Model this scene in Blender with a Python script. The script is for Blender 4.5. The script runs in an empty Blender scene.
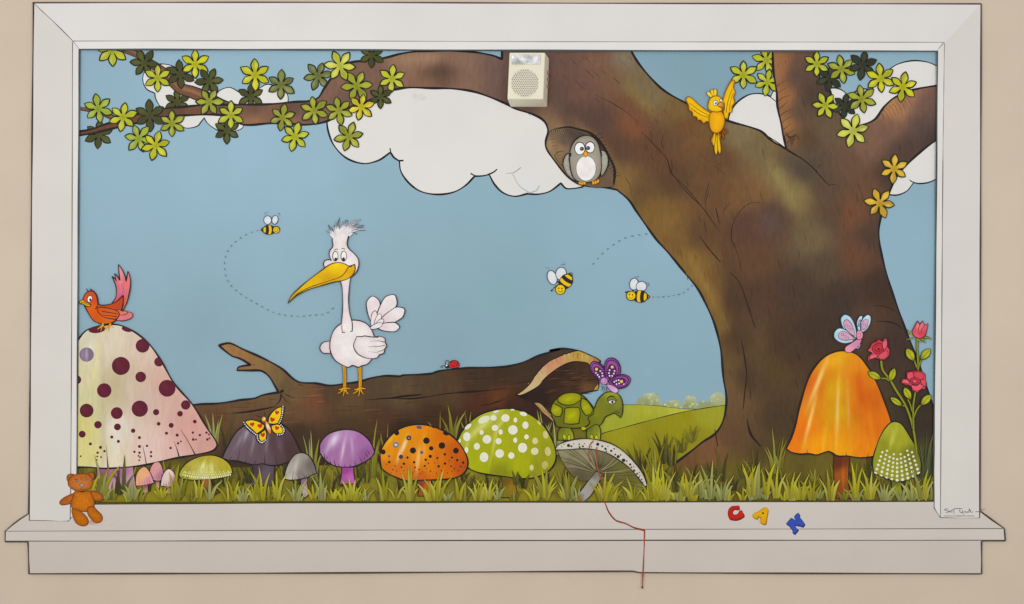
import bpy, math, random
import numpy as np
from mathutils import Vector
from mathutils.geometry import delaunay_2d_cdt
random.seed(7)
COL = bpy.context.scene.collection
S = 0.005            # metres of wall per unit of the drawing
ZC = 1.90            # height of the middle of the mural above the floor
CX, CY = 512.0, 302.0
INK = (34, 30, 30)

# ------------------------------------------------------------------ materials
def mat(name, noise=0.06, nscale=18, stretch=(1, 1, 1), rough=0.5, bump=0.10, bscale=160, spec=0.1, rot=0.0, metal=0.0, flat=None):
    m = bpy.data.materials.new(name); m.use_nodes = True
    nt = m.node_tree; N = nt.nodes; L = nt.links
    b = N['Principled BSDF']; b.inputs['Roughness'].default_value = rough
    b.inputs['Specular IOR Level'].default_value = spec; b.inputs['Metallic'].default_value = metal
    geo = N.new('ShaderNodeNewGeometry')
    mp = N.new('ShaderNodeMapping'); mp.inputs['Scale'].default_value = stretch; mp.inputs['Rotation'].default_value = (0, rot, 0)
    L.new(geo.outputs['Position'], mp.inputs['Vector'])
    n = N.new('ShaderNodeTexNoise'); n.inputs['Scale'].default_value = nscale; n.inputs['Detail'].default_value = 5
    L.new(mp.outputs[0], n.inputs['Vector'])
    r = N.new('ShaderNodeMapRange'); r.inputs['From Min'].default_value = 0.3; r.inputs['From Max'].default_value = 0.7
    r.inputs['To Min'].default_value = 1 - noise; r.inputs['To Max'].default_value = 1 + noise
    L.new(n.outputs['Fac'], r.inputs['Value'])
    mul = N.new('ShaderNodeVectorMath'); mul.operation = 'SCALE'
    if flat is None:
        a = N.new('ShaderNodeAttribute'); a.attribute_name = 'Col'
        L.new(a.outputs['Color'], mul.inputs[0])
    else:
        mul.inputs[0].default_value = lin(flat)
    L.new(r.outputs[0], mul.inputs['Scale']); L.new(mul.outputs[0], b.inputs['Base Color'])
    if bump:
        n2 = N.new('ShaderNodeTexNoise'); n2.inputs['Scale'].default_value = bscale; n2.inputs['Detail'].default_value = 2
        L.new(geo.outputs['Position'], n2.inputs['Vector'])
        bp = N.new('ShaderNodeBump'); bp.inputs['Strength'].default_value = bump; bp.inputs['Distance'].default_value = 0.004
        L.new(n2.outputs['Fac'], bp.inputs['Height']); L.new(bp.outputs[0], b.inputs['Normal'])
    return m
def lin(c):
    return tuple((v / 255 / 12.92) if v / 255 <= 0.04045 else ((v / 255 + 0.055) / 1.055) ** 2.4 for v in c[:3])
M = {
    'paint': mat('mural_paint', 0.07, 30),
    'smooth': mat('flat_wall_paint', 0.025, 3),
    'bark': mat('bark_paint', 0.10, 60, (1.0, 1, 0.3), rot=0.35),
    'soft': mat('brushed_paint', 0.06, 40, (1.6, 1, 0.4)),
    'fur': mat('stippled_paint', 0.16, 70),
    'plastic': mat('cream_plastic', 0.02, 10, rough=0.4, bump=0.0, spec=0.5),
    'metal': mat('crumpled_silver', 0.5, 22, rough=0.22, bump=1.0, bscale=26, metal=0.6, spec=.6),  # bumps crumple it; strong tone noise paints uneven reflections into the colour
}

# ------------------------------------------------------------------ geometry of curves
def P(x0, y0, s, *v):
    """points traced in an enlarged view with origin x0,y0 and scale s; 's' marks a sharp corner"""
    out = []; i = 0
    while i < len(v):
        x, y = v[i], v[i + 1]; i += 2; k = 0
        if i < len(v) and v[i] == 's': k = 1; i += 1
        out.append((x0 + x / s, y0 + y / s, k))
    return out
def Q(*v): return P(0, 0, 1, *v)
def _cr(pts, step):
    p = [np.array(q[:2], float) for q in pts]
    if len(p) == 2:
        n = max(1, int(np.linalg.norm(p[1] - p[0]) / step)); return [tuple(p[0] + (p[1] - p[0]) * i / n) for i in range(n + 1)]
    e = [2 * p[0] - p[1]] + p + [2 * p[-1] - p[-2]]; out = []
    for i in range(1, len(e) - 2):
        a, b, c, d = e[i - 1:i + 3]; ln = np.linalg.norm(c - b); n = max(1, min(40, int(math.ceil(ln / step))))
        la, lc = max(np.linalg.norm(b - a), 1e-6), max(np.linalg.norm(d - c), 1e-6); ln = max(ln, 1e-6)
        m1 = (c - a) / (la + ln) * ln; m2 = (d - b) / (ln + lc) * ln
        for k in range(n):
            t = k / n; t2, t3 = t * t, t * t * t
            out.append(tuple((2 * t3 - 3 * t2 + 1) * b + (t3 - 2 * t2 + t) * m1 + (-2 * t3 + 3 * t2) * c + (t3 - t2) * m2))
    out.append(tuple(p[-1])); return out
def curve(pts, closed=False, step=1.2):
    pts = [(q[0], q[1], q[2] if len(q) > 2 else 0) for q in pts]
    if closed:
        k = next((i for i, q in enumerate(pts) if q[2]), None)
        if k is None:
            n = len(pts); ext = pts[-2:] + pts + pts[:3]
            full = _cr(ext, step)
            i0 = min(range(len(full)), key=lambda i: (full[i][0] - pts[0][0]) ** 2 + (full[i][1] - pts[0][1]) ** 2 + (0 if i < len(full) * .55 else 1e9))
            rev = [i for i in range(i0 + 3, len(full)) if (full[i][0] - pts[0][0]) ** 2 + (full[i][1] - pts[0][1]) ** 2 < 1e-9]
            return full[i0:(rev[-1] if rev else len(full))]
        pts = pts[k:] + pts[:k] + [pts[k]]
    out = []; cur = [pts[0]]
    for q in pts[1:]:
        cur.append(q)
        if q[2]: out += _cr(cur, step)[:-1]; cur = [q]
    if len(cur) > 1: out += _cr(cur, step)
    else: out.append(cur[0][:2])
    return out[:-1] if closed else out
def straight(pts): return [(q[0], q[1], 1) for q in pts]
def inside(poly, X, Y):
    X = np.asarray(X, float); Y = np.asarray(Y, float); r = np.zeros(X.shape, bool)
    px = np.array([p[0] for p in poly]); py = np.array([p[1] for p in poly]); j = len(poly) - 1
    for i in range(len(poly)):
        c = (py[i] > Y) != (py[j] > Y)
        with np.errstate(divide='ignore', invalid='ignore'):
            r ^= c & (X < (px[j] - px[i]) * (Y - py[i]) / (py[j] - py[i] + 1e-12) + px[i])
        j = i
    return r
def dist(poly, X, Y):
    d = np.full(np.shape(X), 1e9); n = len(poly)
    for i in range(n):
        ax, ay = poly[i]; bx, by = poly[(i + 1) % n]; vx, vy = bx - ax, by - ay; L = vx * vx + vy * vy + 1e-9
        t = np.clip(((X - ax) * vx + (Y - ay) * vy) / L, 0, 1)
        d = np.minimum(d, np.hypot(X - ax - t * vx, Y - ay - t * vy))
    return d

# ------------------------------------------------------------------ colour of the paint
def G(*pts, p=3.0, e=4):
    """paint blended between dabs: (x, y, (r,g,b)), ..."""
    xs = np.array([q[0] for q in pts]); ys = np.array([q[1] for q in pts]); cs = np.array([q[2] for q in pts], float)
    def f(X, Y):
        w = 1 / ((X[:, None] - xs) ** 2 + (Y[:, None] - ys) ** 2 + e) ** (p / 2)
        return (w[:, :, None] * cs).sum(1) / w.sum(1)[:, None]
    return f
def solid(c):
    def f(X, Y): return np.tile(np.array(c[:3], float), (len(X), 1))
    return f
def blobs(base, *bl):
    """brush dabs over a base: (x, y, rx, ry, rotation in degrees, colour, strength)"""
    base = base if callable(base) else solid(base)
    def f(X, Y):
        c = base(X, Y)
        for (x, y, rx, ry, ro, col, k) in bl:
            a = math.radians(ro); u = (X - x) * math.cos(a) + (Y - y) * math.sin(a); v = -(X - x) * math.sin(a) + (Y - y) * math.cos(a)
            w = (k * np.exp(-(u / rx) ** 2 - (v / ry) ** 2))[:, None]
            c = c * (1 - w) + np.array(col, float) * w
        return c
    return f
def rimmed(poly, base, edge, width, k=0.8):
    base = base if callable(base) else solid(base); pl = curve(poly, True, 2.5)
    def f(X, Y):
        w = (k * np.exp(-dist(pl, X, Y) / width))[:, None]
        return base(X, Y) * (1 - w) + np.array(edge, float) * w
    return f

# ------------------------------------------------------------------ objects
LAY = [0.0015]
def lift(k=1): LAY[0] += 0.0000055 * k; return -LAY[0]
def grade(c):
    r, g, b = [float(v) for v in c[:3]]
    if b <= min(r, g) and max(r, g) - b > 22:
        b -= .25 * (g - b) * min(1, (max(r, g) - b - 22) / 40)
        if g > r: r, g = r + .4 * (g - r), g - .2 * (g - r)
    return tuple(min(255, max(2, v)) for v in (r, g, b))
class Art:
    def __init__(s): s.v = []; s.c = []; s.f = []
    def _add(s, v2, cols, faces, y):
        o = len(s.v)
        s.v += [((x - CX) * S, y, ZC + (CY - yy) * S) for x, yy in v2]
        s.c += [lin(grade(c)) for c in cols]
        s.f += [tuple(o + i for i in f) for f in faces]
    def fill(s, pts, col, ol=1.1, olc=INK, step=None, sm=True, y=None, closed_line=True):
        poly = curve(pts, True, 1.2) if sm else [q[:2] for q in pts]
        X = np.array([p[0] for p in poly]); Y = np.array([p[1] for p in poly])
        grid = []
        if callable(col):
            if step is None: step = max(1.3, min(4.0, math.sqrt((np.ptp(X) * np.ptp(Y)) / 1500)))
            gx, gy = np.meshgrid(np.arange(X.min() + step * .5, X.max(), step), np.arange(Y.min() + step * .5, Y.max(), step))
            gx = gx.ravel() + np.tile([0.0], gx.size); gy = gy.ravel()
            k = inside(poly, gx, gy); gx, gy = gx[k], gy[k]
            if len(gx):
                k = dist(poly, gx, gy) > 0.35 * step; grid = list(zip(gx[k], gy[k]))
        vs = [Vector(p) for p in poly] + [Vector(p) for p in grid]; n = len(poly)
        ov, oe, of, *_ = delaunay_2d_cdt(vs, [(i, (i + 1) % n) for i in range(n)], [], 1, 1e-5, False)
        v2 = [(p.x, p.y) for p in ov]
        A = np.array(v2)
        cols = col(A[:, 0], A[:, 1]) if callable(col) else [col] * len(v2)
        ff = np.array([list(f)[:3] for f in of]); ce = A[ff].mean(1); ok = inside(poly, ce[:, 0], ce[:, 1])
        faces = [tuple(int(i) for i in f) for f, k in zip(ff, ok) if k]
        y = lift() if y is None else y
        s._add(v2, cols, [f if ((v2[f[1]][0] - v2[f[0]][0]) * (v2[f[2]][1] - v2[f[0]][1]) - (v2[f[2]][0] - v2[f[0]][0]) * (v2[f[1]][1] - v2[f[0]][1])) < 0 else f[::-1] for f in faces], y)
        if ol: s.line(poly + [poly[0]] if closed_line else poly, ol, olc, raw=True)
        return poly
    def line(s, pts, w=1.0, col=INK, taper=(1, 1), raw=False, y=None, base=None, wob=0.22, mid=None):
        c = pts if raw else curve(pts, False, 1.3)
        c = [c[0]] + [c[i] for i in range(1, len(c)) if abs(c[i][0] - c[i - 1][0]) + abs(c[i][1] - c[i - 1][1]) > 1e-4]
        n = len(c)
        if n < 2: return
        ph = random.random() * 6; v2 = []; soft = base is not None; ring = raw and abs(c[0][0] - c[-1][0]) + abs(c[0][1] - c[-1][1]) < 1e-6
        cols = []; X = []; wd = []
        for i in range(n):
            a = c[i - 1] if i else (c[-2] if ring else c[0]); b = c[i + 1] if i < n - 1 else (c[1] if ring else c[-1])
            dx, dy = b[0] - a[0], b[1] - a[1]; L = math.hypot(dx, dy) or 1; nx, ny = -dy / L, dx / L; t = i / (n - 1)
            if mid is None: k = taper[0] + (taper[1] - taper[0]) * t
            else: k = (taper[0] + (mid - taper[0]) * (t / .4)) if t < .4 else (mid + (taper[1] - mid) * ((t - .4) / .6))
            h = w * .5 * k * (1 + wob * math.sin(i * .21 + ph)); 
            for q in ((-1, -0.25, 0.25, 1) if soft else (-1, 1)): v2.append((c[i][0] + nx * h * q, c[i][1] + ny * h * q))
        m = 4 if soft else 2; faces = []
        for i in range(n - 1):
            for q in range(m - 1): faces.append((i * m + q, i * m + q + 1, (i + 1) * m + q + 1, (i + 1) * m + q))
        A = np.array(v2)
        if soft:
            bc = (base if callable(base) else solid(base))(A[:, 0], A[:, 1])
            cols = [bc[i] if i % 4 in (0, 3) else np.array(col, float) for i in range(len(v2))]
            e = [bc[i] for i in range(len(v2))]
            for i in range(4): cols[i] = e[i]; cols[-1 - i] = e[-1 - i]
        else: cols = [col] * len(v2)
        s._add(v2, cols, faces, lift() if y is None else y)
    def dot(s, x, y, rx, ry=None, rot=0, col=INK, ol=0, olc=INK, clip=None, yy=None):
        ry = ry or rx; n = 10 if rx < 1.5 else 22; a = math.radians(rot); pts = []
        for i in range(n):
            t = 2 * math.pi * i / n; u, v = rx * math.cos(t), ry * math.sin(t)
            pts.append((x + u * math.cos(a) - v * math.sin(a), y + u * math.sin(a) + v * math.cos(a)))
        if clip is not None:
            q = []
            for px, py in pts:
                k = 1.0
                while k > 0.05 and not inside(clip, [x + (px - x) * k], [y + (py - y) * k])[0]: k -= 0.05
                q.append((x + (px - x) * k, y + (py - y) * k))
            pts = q
        if callable(col):
            s.fill([(p[0], p[1], 1) for p in pts], col, ol, olc, step=max(.9, rx / 5), sm=False); return
        s._add([(x, y)] + pts, [col] * (n + 1), [(0, 1 + (i + 1) % n, 1 + i) for i in range(n)], lift(.5) if yy is None else yy)
        if ol: s.line(pts + [pts[0]], ol, olc, raw=True)
    def petal(s, bx, by, tx, ty, w, col, ol=.9, olc=INK, tip='s', fat=.55):
        dx, dy = tx - bx, ty - by; nx, ny = -dy, dx; L = math.hypot(dx, dy); nx /= L; ny /= L
        q = [(bx, by, 1)]
        for t, k in ((.25, .72), (fat, 1.0), (.85, .62 if tip == 's' else .85)): q.append((bx + dx * t + nx * w * .5 * k, by + dy * t + ny * w * .5 * k, 0))
        q.append((tx, ty, 1 if tip == 's' else 0))
        for t, k in ((.85, .62 if tip == 's' else .85), (fat, 1.0), (.25, .72)): q.append((bx + dx * t - nx * w * .5 * k, by + dy * t - ny * w * .5 * k, 0))
        return s.fill(q, col, ol, olc, step=max(1.0, w / 6))
    def build(s, name, parent=None, m='paint', label=None, cat=None, group=None, kind=None):
        me = bpy.data.meshes.new(name); v = np.array(s.v)
        if parent is None:
            org = np.array([(v[:, 0].min() + v[:, 0].max()) / 2, 0, v[:, 2].min()])
        else: org = np.array(parent['_o'] if '_o' in parent else (0, 0, 0), float)
        me.from_pydata([tuple(p) for p in (v - org)], [], s.f)
        at = me.color_attributes.new('Col', 'FLOAT_COLOR', 'POINT')
        at.data.foreach_set('color', np.hstack([np.array(s.c), np.ones((len(s.c), 1))]).astype(np.float32).ravel())
        me.materials.append(M[m]); o = bpy.data.objects.new(name, me); COL.objects.link(o)
        OR[o.name] = org
        if parent is None: o.location = org
        else:
            o.parent = parent
        o['_o'] = [float(t) for t in org]
        if label: o['label'] = label
        if cat: o['category'] = cat
        if group: o['group'] = group
        if kind: o['kind'] = kind
        return o
OR = {}
def thing(name, label, cat, x, y, group=None, kind=None):
    o = bpy.data.objects.new(name, None); COL.objects.link(o); o.empty_display_size = .05
    o.location = ((x - CX) * S, 0, ZC + (CY - y) * S); o['_o'] = list(o.location)
    o['label'] = label; o['category'] = cat
    if group: o['group'] = group
    if kind: o['kind'] = kind
    return o

# ------------------------------------------------------------------ the wall and the floor
def box(name, x0, x1, y0, y1, z0, z1, col, **kw):
    v = [(x, y, z) for x in (x0, x1) for y in (y0, y1) for z in (z0, z1)]
    a = Art(); a.v = v; a.c = [lin(col)] * 8
    a.f = [(0, 1, 3, 2), (4, 6, 7, 5), (0, 4, 5, 1), (2, 3, 7, 6), (0, 2, 6, 4), (1, 5, 7, 3)]
    return a.build(name, None, 'smooth', **kw)
WALLC = (203, 188, 169)
box('wall_back', -4.2, 4.2, 0, .15, 0, 3.9, WALLC, kind='structure', label='beige painted wall carrying the mural')
box('floor', -4.2, 4.2, -7.5, 0, -.1, 0, (176, 168, 156), kind='structure', label='plain floor below the mural wall')

# sky
a = Art(); a.fill(straight(Q(70, 42, 945, 42, 945, 512, 70, 512)), G((250, 150, (149, 182, 201)), (180, 120, (147, 180, 198)), (320, 170, (147, 179, 197)), (99, 77, (142, 173, 190)), (300, 80, (146, 178, 195)), (124, 202, (144, 175, 192)), (350, 200, (142, 174, 190)), (204, 332, (135, 165, 178)), (400, 260, (138, 168, 182)), (500, 300, (133, 166, 177)), (454, 342, (133, 162, 176)), (604, 227, (142, 174, 191)), (640, 340, (136, 168, 184)), (660, 240, (142, 174, 191)), (904, 262, (141, 174, 191)), (694, 72, (126, 156, 170)), (720, 60, (128, 160, 176)), (850, 70, (142, 174, 190)), (100, 400, (134, 164, 177)), (680, 385, (136, 168, 184)), p=2), 0, step=12, sm=False)
a.build('sky', None, 'smooth', kind='structure', label='flat blue painted sky of the mural')

# ------------------------------------------------------------------ clouds
CW = (220, 218, 215)
a = Art()
a.fill(Q(143.6, 73, 142.6, 81, 146.5, 89, 154.5, 93, 's', 155.5, 98.7, 160.5, 106.6, 167.4, 110, 's', 175, 122, 181, 126, 187, 128, 197, 126, 201, 121.5, 204, 117.6, 's', 206, 121.5, 212, 127, 220, 131,
         232, 131.5, 242, 128, 246, 120, 287, 110, 's', 287.4, 95, 279, 88, 267.5, 84, 259, 88, 's', 250, 93, 239, 92, 's', 232, 88, 227.8, 87.2, 220, 90, 214, 95.7, 's', 205, 85, 195, 78, 182, 71, 173, 66, 165, 64, 157, 64, 150, 66), CW, 1.1)
a.build('cloud', None, 'smooth', label='small white cloud behind the leafy twigs at the upper left', cat='cloud')
a = Art()
a.fill(P(320, 80, 4.267, 28, 110, 28, 165, 35, 220, 60, 280, 113, 333, 185, 356, 250, 342, 300, 308, 's', 315, 330, 338, 345, 's', 345, 390, 380, 440, 430, 475, 500, 488, 570, 478, 620, 450, 660, 410, 's', 690, 409, 722, 403, 's',
         745, 445, 780, 480, 830, 496, 885, 485, 's', 930, 487, 980, 475, 1028, 440, 's', 1050, 462, 1085, 462, 1118, 457, 's', 1180, 400, 1000, 60, 600, 0, 300, 0, 60, 30),
       blobs((218, 216, 212), (415, 96, 4, 1.8, 60, (190, 190, 188), .7), (422, 97, 3, 1.5, 20, (170, 172, 170), .7), (530, 185, 12, 8, 30, (215, 220, 224), .6)), 1.7, step=3)
for l in (P(320, 80, 4.267, 298, 290, 302, 310), P(320, 80, 4.267, 335, 344, 356, 343), P(320, 80, 4.267, 642, 398, 665, 410), P(320, 80, 4.267, 715, 404, 740, 393, 756, 380)): a.line(l, 1.5)
a.line(P(320, 80, 4.267, 790, 400, 830, 393, 858, 372), 1.0, (150, 152, 154), (.3, 1)); a.line(P(320, 80, 4.267, 822, 400, 850, 450, 895, 482), .9, (170, 174, 178)); a.line(P(320, 80, 4.267, 890, 482, 925, 470, 935, 450), .9, (165, 168, 172))
a.build('cloud', None, 'smooth', label='largest white cloud, under the long tree limb and beside the owl', cat='cloud')
a = Art(); a.fill(P(720, 45, 5.03, 40, 400, 's', 50, 345, 85, 290, 140, 252, 190, 243, 240, 252, 280, 272, 's', 330, 300, 370, 520, 330, 560, 100, 440), CW, 1.5)
a.fill(P(720, 45, 5.03, 255, 262, 's', 268, 235, 290, 222, 310, 240, 300, 290), CW, .8)
a.build('cloud', None, 'smooth', label='rounded white cloud to the right of the yellow bird, against the trunk', cat='cloud')
a = Art(); a.fill(Q(826, 88, 's', 837, 88, 845, 92, 848, 98, 's', 853, 93, 862, 89, 872, 89, 's', 880, 80, 889, 70, 898, 64, 913, 60.5, 928, 62, 940, 67, 's', 940, 105, 's', 890, 135, 850, 145, 826, 112), CW, 1.3)
a.build('cloud', None, 'smooth', label='white cloud in the fork above the right branch of the tree', cat='cloud')
a = Art(); a.fill(Q(940, 130, 's', 940, 177, 's', 930, 182, 920, 183.5, 914, 182.5, 's', 907, 191, 897, 195, 886, 194, 's', 870, 185, 890, 155), CW, 1.3)
a.line(P(830, 45, 3.358, 268, 452, 275, 458, 285, 462), 1.2)
a.build('cloud', None, 'smooth', label='white cloud at the right edge, under the right branch', cat='cloud')

# ------------------------------------------------------------------ distance: bushes, hills, meadow
GR = 'pale bushes on the horizon'
for pts, lab in ((P(640, 380, 4.644, -18, 125, -12, 90, 8, 78, 20, 65, 45, 60, 70, 62, 88, 80, 95, 105, 108, 128), 'pale green bush on the skyline nearest the turtle'),
            (P(640, 380, 4.644, 100, 130, 108, 108, 130, 100, 160, 94, 185, 100, 190, 132), 'lowest pale bush on the skyline, between two taller ones'),
            (P(640, 380, 4.644, 203, 138, 206, 95, 215, 78, 235, 70, 258, 82, 264, 110, 268, 138), 'narrow tall pale bush on the skyline'),
            (P(640, 380, 4.644, 262, 138, 268, 108, 290, 98, 318, 102, 325, 78, 350, 60, 375, 58, 392, 80, 400, 125), 'pale bush on the skyline touching the tree trunk')):
    a = Art(); cx = sum(p[0] for p in pts) / len(pts); cy = sum(p[1] for p in pts) / len(pts)
    poly = a.fill(pts, G((cx, cy - 6, (176, 192, 160)), (cx - 4, cy + 4, (132, 156, 110)), (cx + 4, cy, (160, 178, 136)), (cx + 3, cy + 6, (138, 158, 108))), .5, (150, 172, 165))
    for k in range(26):
        x = random.uniform(min(p[0] for p in poly), max(p[0] for p in poly)); y = random.uniform(min(p[1] for p in poly), max(p[1] for p in poly))
        if inside(poly, [x], [y])[0]: a.dot(x, y, random.uniform(.6, 1.3), col=random.choice([(190, 202, 164), (138, 162, 124), (178, 192, 148), (132, 158, 128)]))
    a.build('bush', None, label=lab, cat='bush', group=GR)
a = Art(); a.fill(Q(560, 411, 's', 600, 406, 632, 404.8, 657, 405.8, 680, 408.6, 705, 410, 730, 415, 's', 730, 450, 's', 560, 450, 's'), G((620, 410, (160, 170, 80)), (650, 412, (165, 170, 75)), (680, 412, (180, 180, 90)), (620, 425, (150, 160, 65)), (650, 420, (155, 160, 60))), .6, (80, 90, 70))
a.build('hill', None, 'soft', kind='structure', label='pale green far hill under the bushes')
a = Art(); a.fill(Q(528, 450, 's', 536, 418, 's', 575, 420, 's', 592, 435, 608.5, 431.7, 646, 421.5, 678.4, 413.2, 700, 409, 740, 403, 's', 740, 505, 's', 528, 505, 's'), G((545, 440, (92, 84, 40)), (570, 436, (108, 102, 46)), (620, 435, (150, 144, 48)), (680, 420, (144, 138, 40)), (710, 415, (154, 152, 60)), (650, 450, (138, 130, 40)), (700, 440, (140, 132, 42)), (640, 480, (112, 104, 44))), .8, (60, 62, 40))
a.build('hill', None, 'soft', kind='structure', label='green meadow slope between the turtle and the trunk')
a = Art(); gc = [(random.uniform(70, 945), random.uniform(468, 494), random.choice([(116, 108, 46), (128, 120, 52), (102, 94, 42), (138, 130, 52)])) for _ in range(90)]
gc += [(x, 500, (140, 130, 48)) for x in range(70, 950, 20)] + [(x, 452, (78, 66, 34)) for x in range(70, 560, 30)]
a.fill(Q(70, 462, 's', 150, 458, 200, 452, 300, 448, 400, 446, 480, 446, 560, 455, 600, 462, 660, 462, 700, 465, 760, 462, 850, 458, 945, 440, 's', 945, 508, 's', 70, 508, 's'), G(*gc), 0, step=4)
a.build('grass', None, 'soft', kind='stuff', label='olive green grassy ground along the bottom of the mural')

# ------------------------------------------------------------------ tree
tree = thing('tree', 'huge brown tree with a forked trunk, long limb and scattered six-pointed leaves', 'tree', 800, 500)
def leaf(x, y, r, tone, rot=None, n=6, clip=False):
    TO = {'l': ((166, 184, 48), (196, 205, 70)), 'd': ((84, 92, 44), (66, 72, 36)), 'o': ((120, 138, 56), (100, 118, 50)), 'g': ((130, 180, 62), (160, 195, 70)),
          'y': ((196, 198, 48), (180, 186, 50)), 'p': ((200, 205, 90), (172, 184, 62)), 'Y': ((224, 208, 52), (200, 196, 50)), 'O': ((212, 178, 52), (190, 150, 48)), 'm': ((158, 170, 52), (140, 155, 52)), 'k': ((62, 66, 46), (48, 52, 38))}
    c1, c2 = [(q_[0] * .97, q_[1] * .95, q_[2] + (0 if tone in 'dk' else 14)) for q_ in TO[tone]]; a = Art(); rot = random.uniform(0, 60) if rot is None else rot; q = []
    for k in range(n):
        t = math.radians(rot + 360 * k / n); rr = r * random.uniform(1.0, 1.12); h = math.pi / n
        q.append((x + .24 * r * math.cos(t - h), y + .24 * r * math.sin(t - h), 1))
        for u, w in ((.42, -.19), (.6, -.235), (.82, -.15)): q.append((x + rr * (u * math.cos(t) - w * math.sin(t)), y + rr * (u * math.sin(t) + w * math.cos(t)), 0))
        q.append((x + rr * math.cos(t), y + rr * math.sin(t), 1))
        for u, w in ((.82, .15), (.6, .235), (.42, .19)): q.append((x + rr * (u * math.cos(t) - w * math.sin(t)), y + rr * (u * math.sin(t) + w * math.cos(t)), 0))
    bl = []
    for k in range(n):
        t = rot + 360 * k / n; cc = random.choice([c1, c2, tuple(min(255, v * 1.12) for v in c1), tuple(v * .86 for v in c2)])
        bl.append((x + .6 * r * math.cos(math.radians(t)), y + .6 * r * math.sin(math.radians(t)), .42 * r, .16 * r, t, cc, .8))
        if random.random() < .55 and tone not in 'dk': bl.append((x + .62 * r * math.cos(math.radians(t + 7)), y + .62 * r * math.sin(math.radians(t + 7)), .25 * r, .09 * r, t, tuple(min(255, v + w) for v, w in zip(c1, (34, 30, 62))), .75))
    dk = tuple(v * .72 for v in c1); f = blobs(solid(tuple((u + v) / 2 for u, v in zip(c1, c2))), *bl, (x, y, .22 * r, .22 * r, 0, dk, .5))
    a.fill(q, f, 1.15, (38, 42, 26), step=1.6)
    for k in range(n):
        t = math.radians(rot + 360 * k / n)
        a.line([(x + .1 * r * math.cos(t), y + .1 * r * math.sin(t)), (x + .34 * r * math.cos(t), y + .34 * r * math.sin(t))], .4, tuple(v * .84 for v in c1), (1, .2))
    lb = {'d': 'dark olive leaf', 'k': 'blackish green leaf', 'y': 'yellow leaf', 'Y': 'bright yellow leaf', 'O': 'orange-yellow leaf'}.get(tone)
    a.build('leaf', tree, label=lb)
leaf(766.7, 60, 14, 'l', 15); leaf(767.7, 81.8, 13, 'l', 40)
for L_ in ((98.5, 134.5, 14, 'd', 35), (177, 102, 13, 'd', 30), (250.6, 96.7, 13, 'd', 30), (317.8, 75.8, 14, 'o', 50)): leaf(*L_)
a = Art()
# twigs first, then the one continuous body of limbs and trunk
TW = (112, 78, 58)
for pts, w in ((Q(80, 108.5, 90, 110, 103, 113.5, 116, 119, 124, 120), 4.2), (Q(118, 49, 126, 50.5, 138, 55, 150, 63, 163, 72, 173, 82, 181, 88.5, 192, 92, 204, 97, 222, 107, 235, 112), 9)):
    tp = (.6, 1.0) if w < 5 else (.5, 1.5)
    a.line(pts, w + 2, INK, tp, wob=0); a.line(pts, w, TW, tp, wob=0); a.line([(x, y - 1) for x, y, _ in pts], w * .35, (140, 100, 76), tp, wob=0.1)
TREE = Q(76, 131.8, 's', 92, 128.8, 103.8, 124.5, 129.6, 116.6, 137.6, 114, 163.4, 108.6, 181, 107, 200, 105, 219, 104.6, 238.7, 104.6, 269.5, 104, 295, 101.7, 308, 101, 317.8, 97.7, 323.8, 88.7, 332.7, 75.8, 341.7, 65.9,
          351.6, 62, 369.5, 60, 385.4, 57.5, 401, 53.5, 420, 51, 465, 51, 491.5, 55, 502, 59, 's', 502, 44, 's', 628, 44, 's', 633, 54, 639, 63.5, 652, 79, 665, 91, 686.5, 103, 710, 114, 729, 121, 760, 130.5, 771.7, 140.4, 786.6, 149.4, 's', 784.6, 140, 781.6, 124.5, 777.7, 106.6,
          777, 93, 773.7, 70.8, 772.5, 44, 's', 817, 44, 's', 819.4, 75, 829, 88, 834, 103, 841, 115, 848, 122, 855, 126, 860, 125.5, 874.7, 119.5, 885, 106, 895.5, 97, 913.4, 89.7, 942, 84.5, 's', 942, 136, 's', 922, 150.8, 906, 165.7, 895.5, 179, 889, 194,
          883, 210, 879, 230, 881, 250, 888, 278, 897, 305, 906, 330, 917.6, 359.6, 926, 384.4, 931, 400, 942, 430, 's', 942, 506, 's', 672, 506, 's', 668, 480, 's', 673, 465, 691.7, 451, 702.4, 442.4, 715, 434, 722, 424, 725.5, 412, 726.5, 397, 723.6, 378, 721, 350, 715, 325, 706, 304, 698, 289, 685, 272.7, 669, 253.3, 657, 240, 646, 225, 637, 212,
          629, 200, 617, 189.7, 's', 604, 187, 591, 186.5, 580, 184.4, 570, 178, 561.6, 169.8, 553, 158, 547, 148.6, 545.7, 140.7, 548, 130, 544, 120.8, 532.4, 114, 516.5, 109, 506, 103.6, 490, 97, 473, 91.3, 452, 88.5, 430.6, 88, 409.5, 87.4, 399, 88.7, 383, 92, 372, 99, 350, 107,
          338, 114, 327, 121, 309, 124.5, 290, 123.8, 269.5, 123.3, 243.7, 124.6, 232, 119, 219.8, 114.9, 190, 115, 163.4, 117, 129.6, 124.5, 109.8, 129, 92, 133.2, 76, 135.8, 's')
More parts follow.
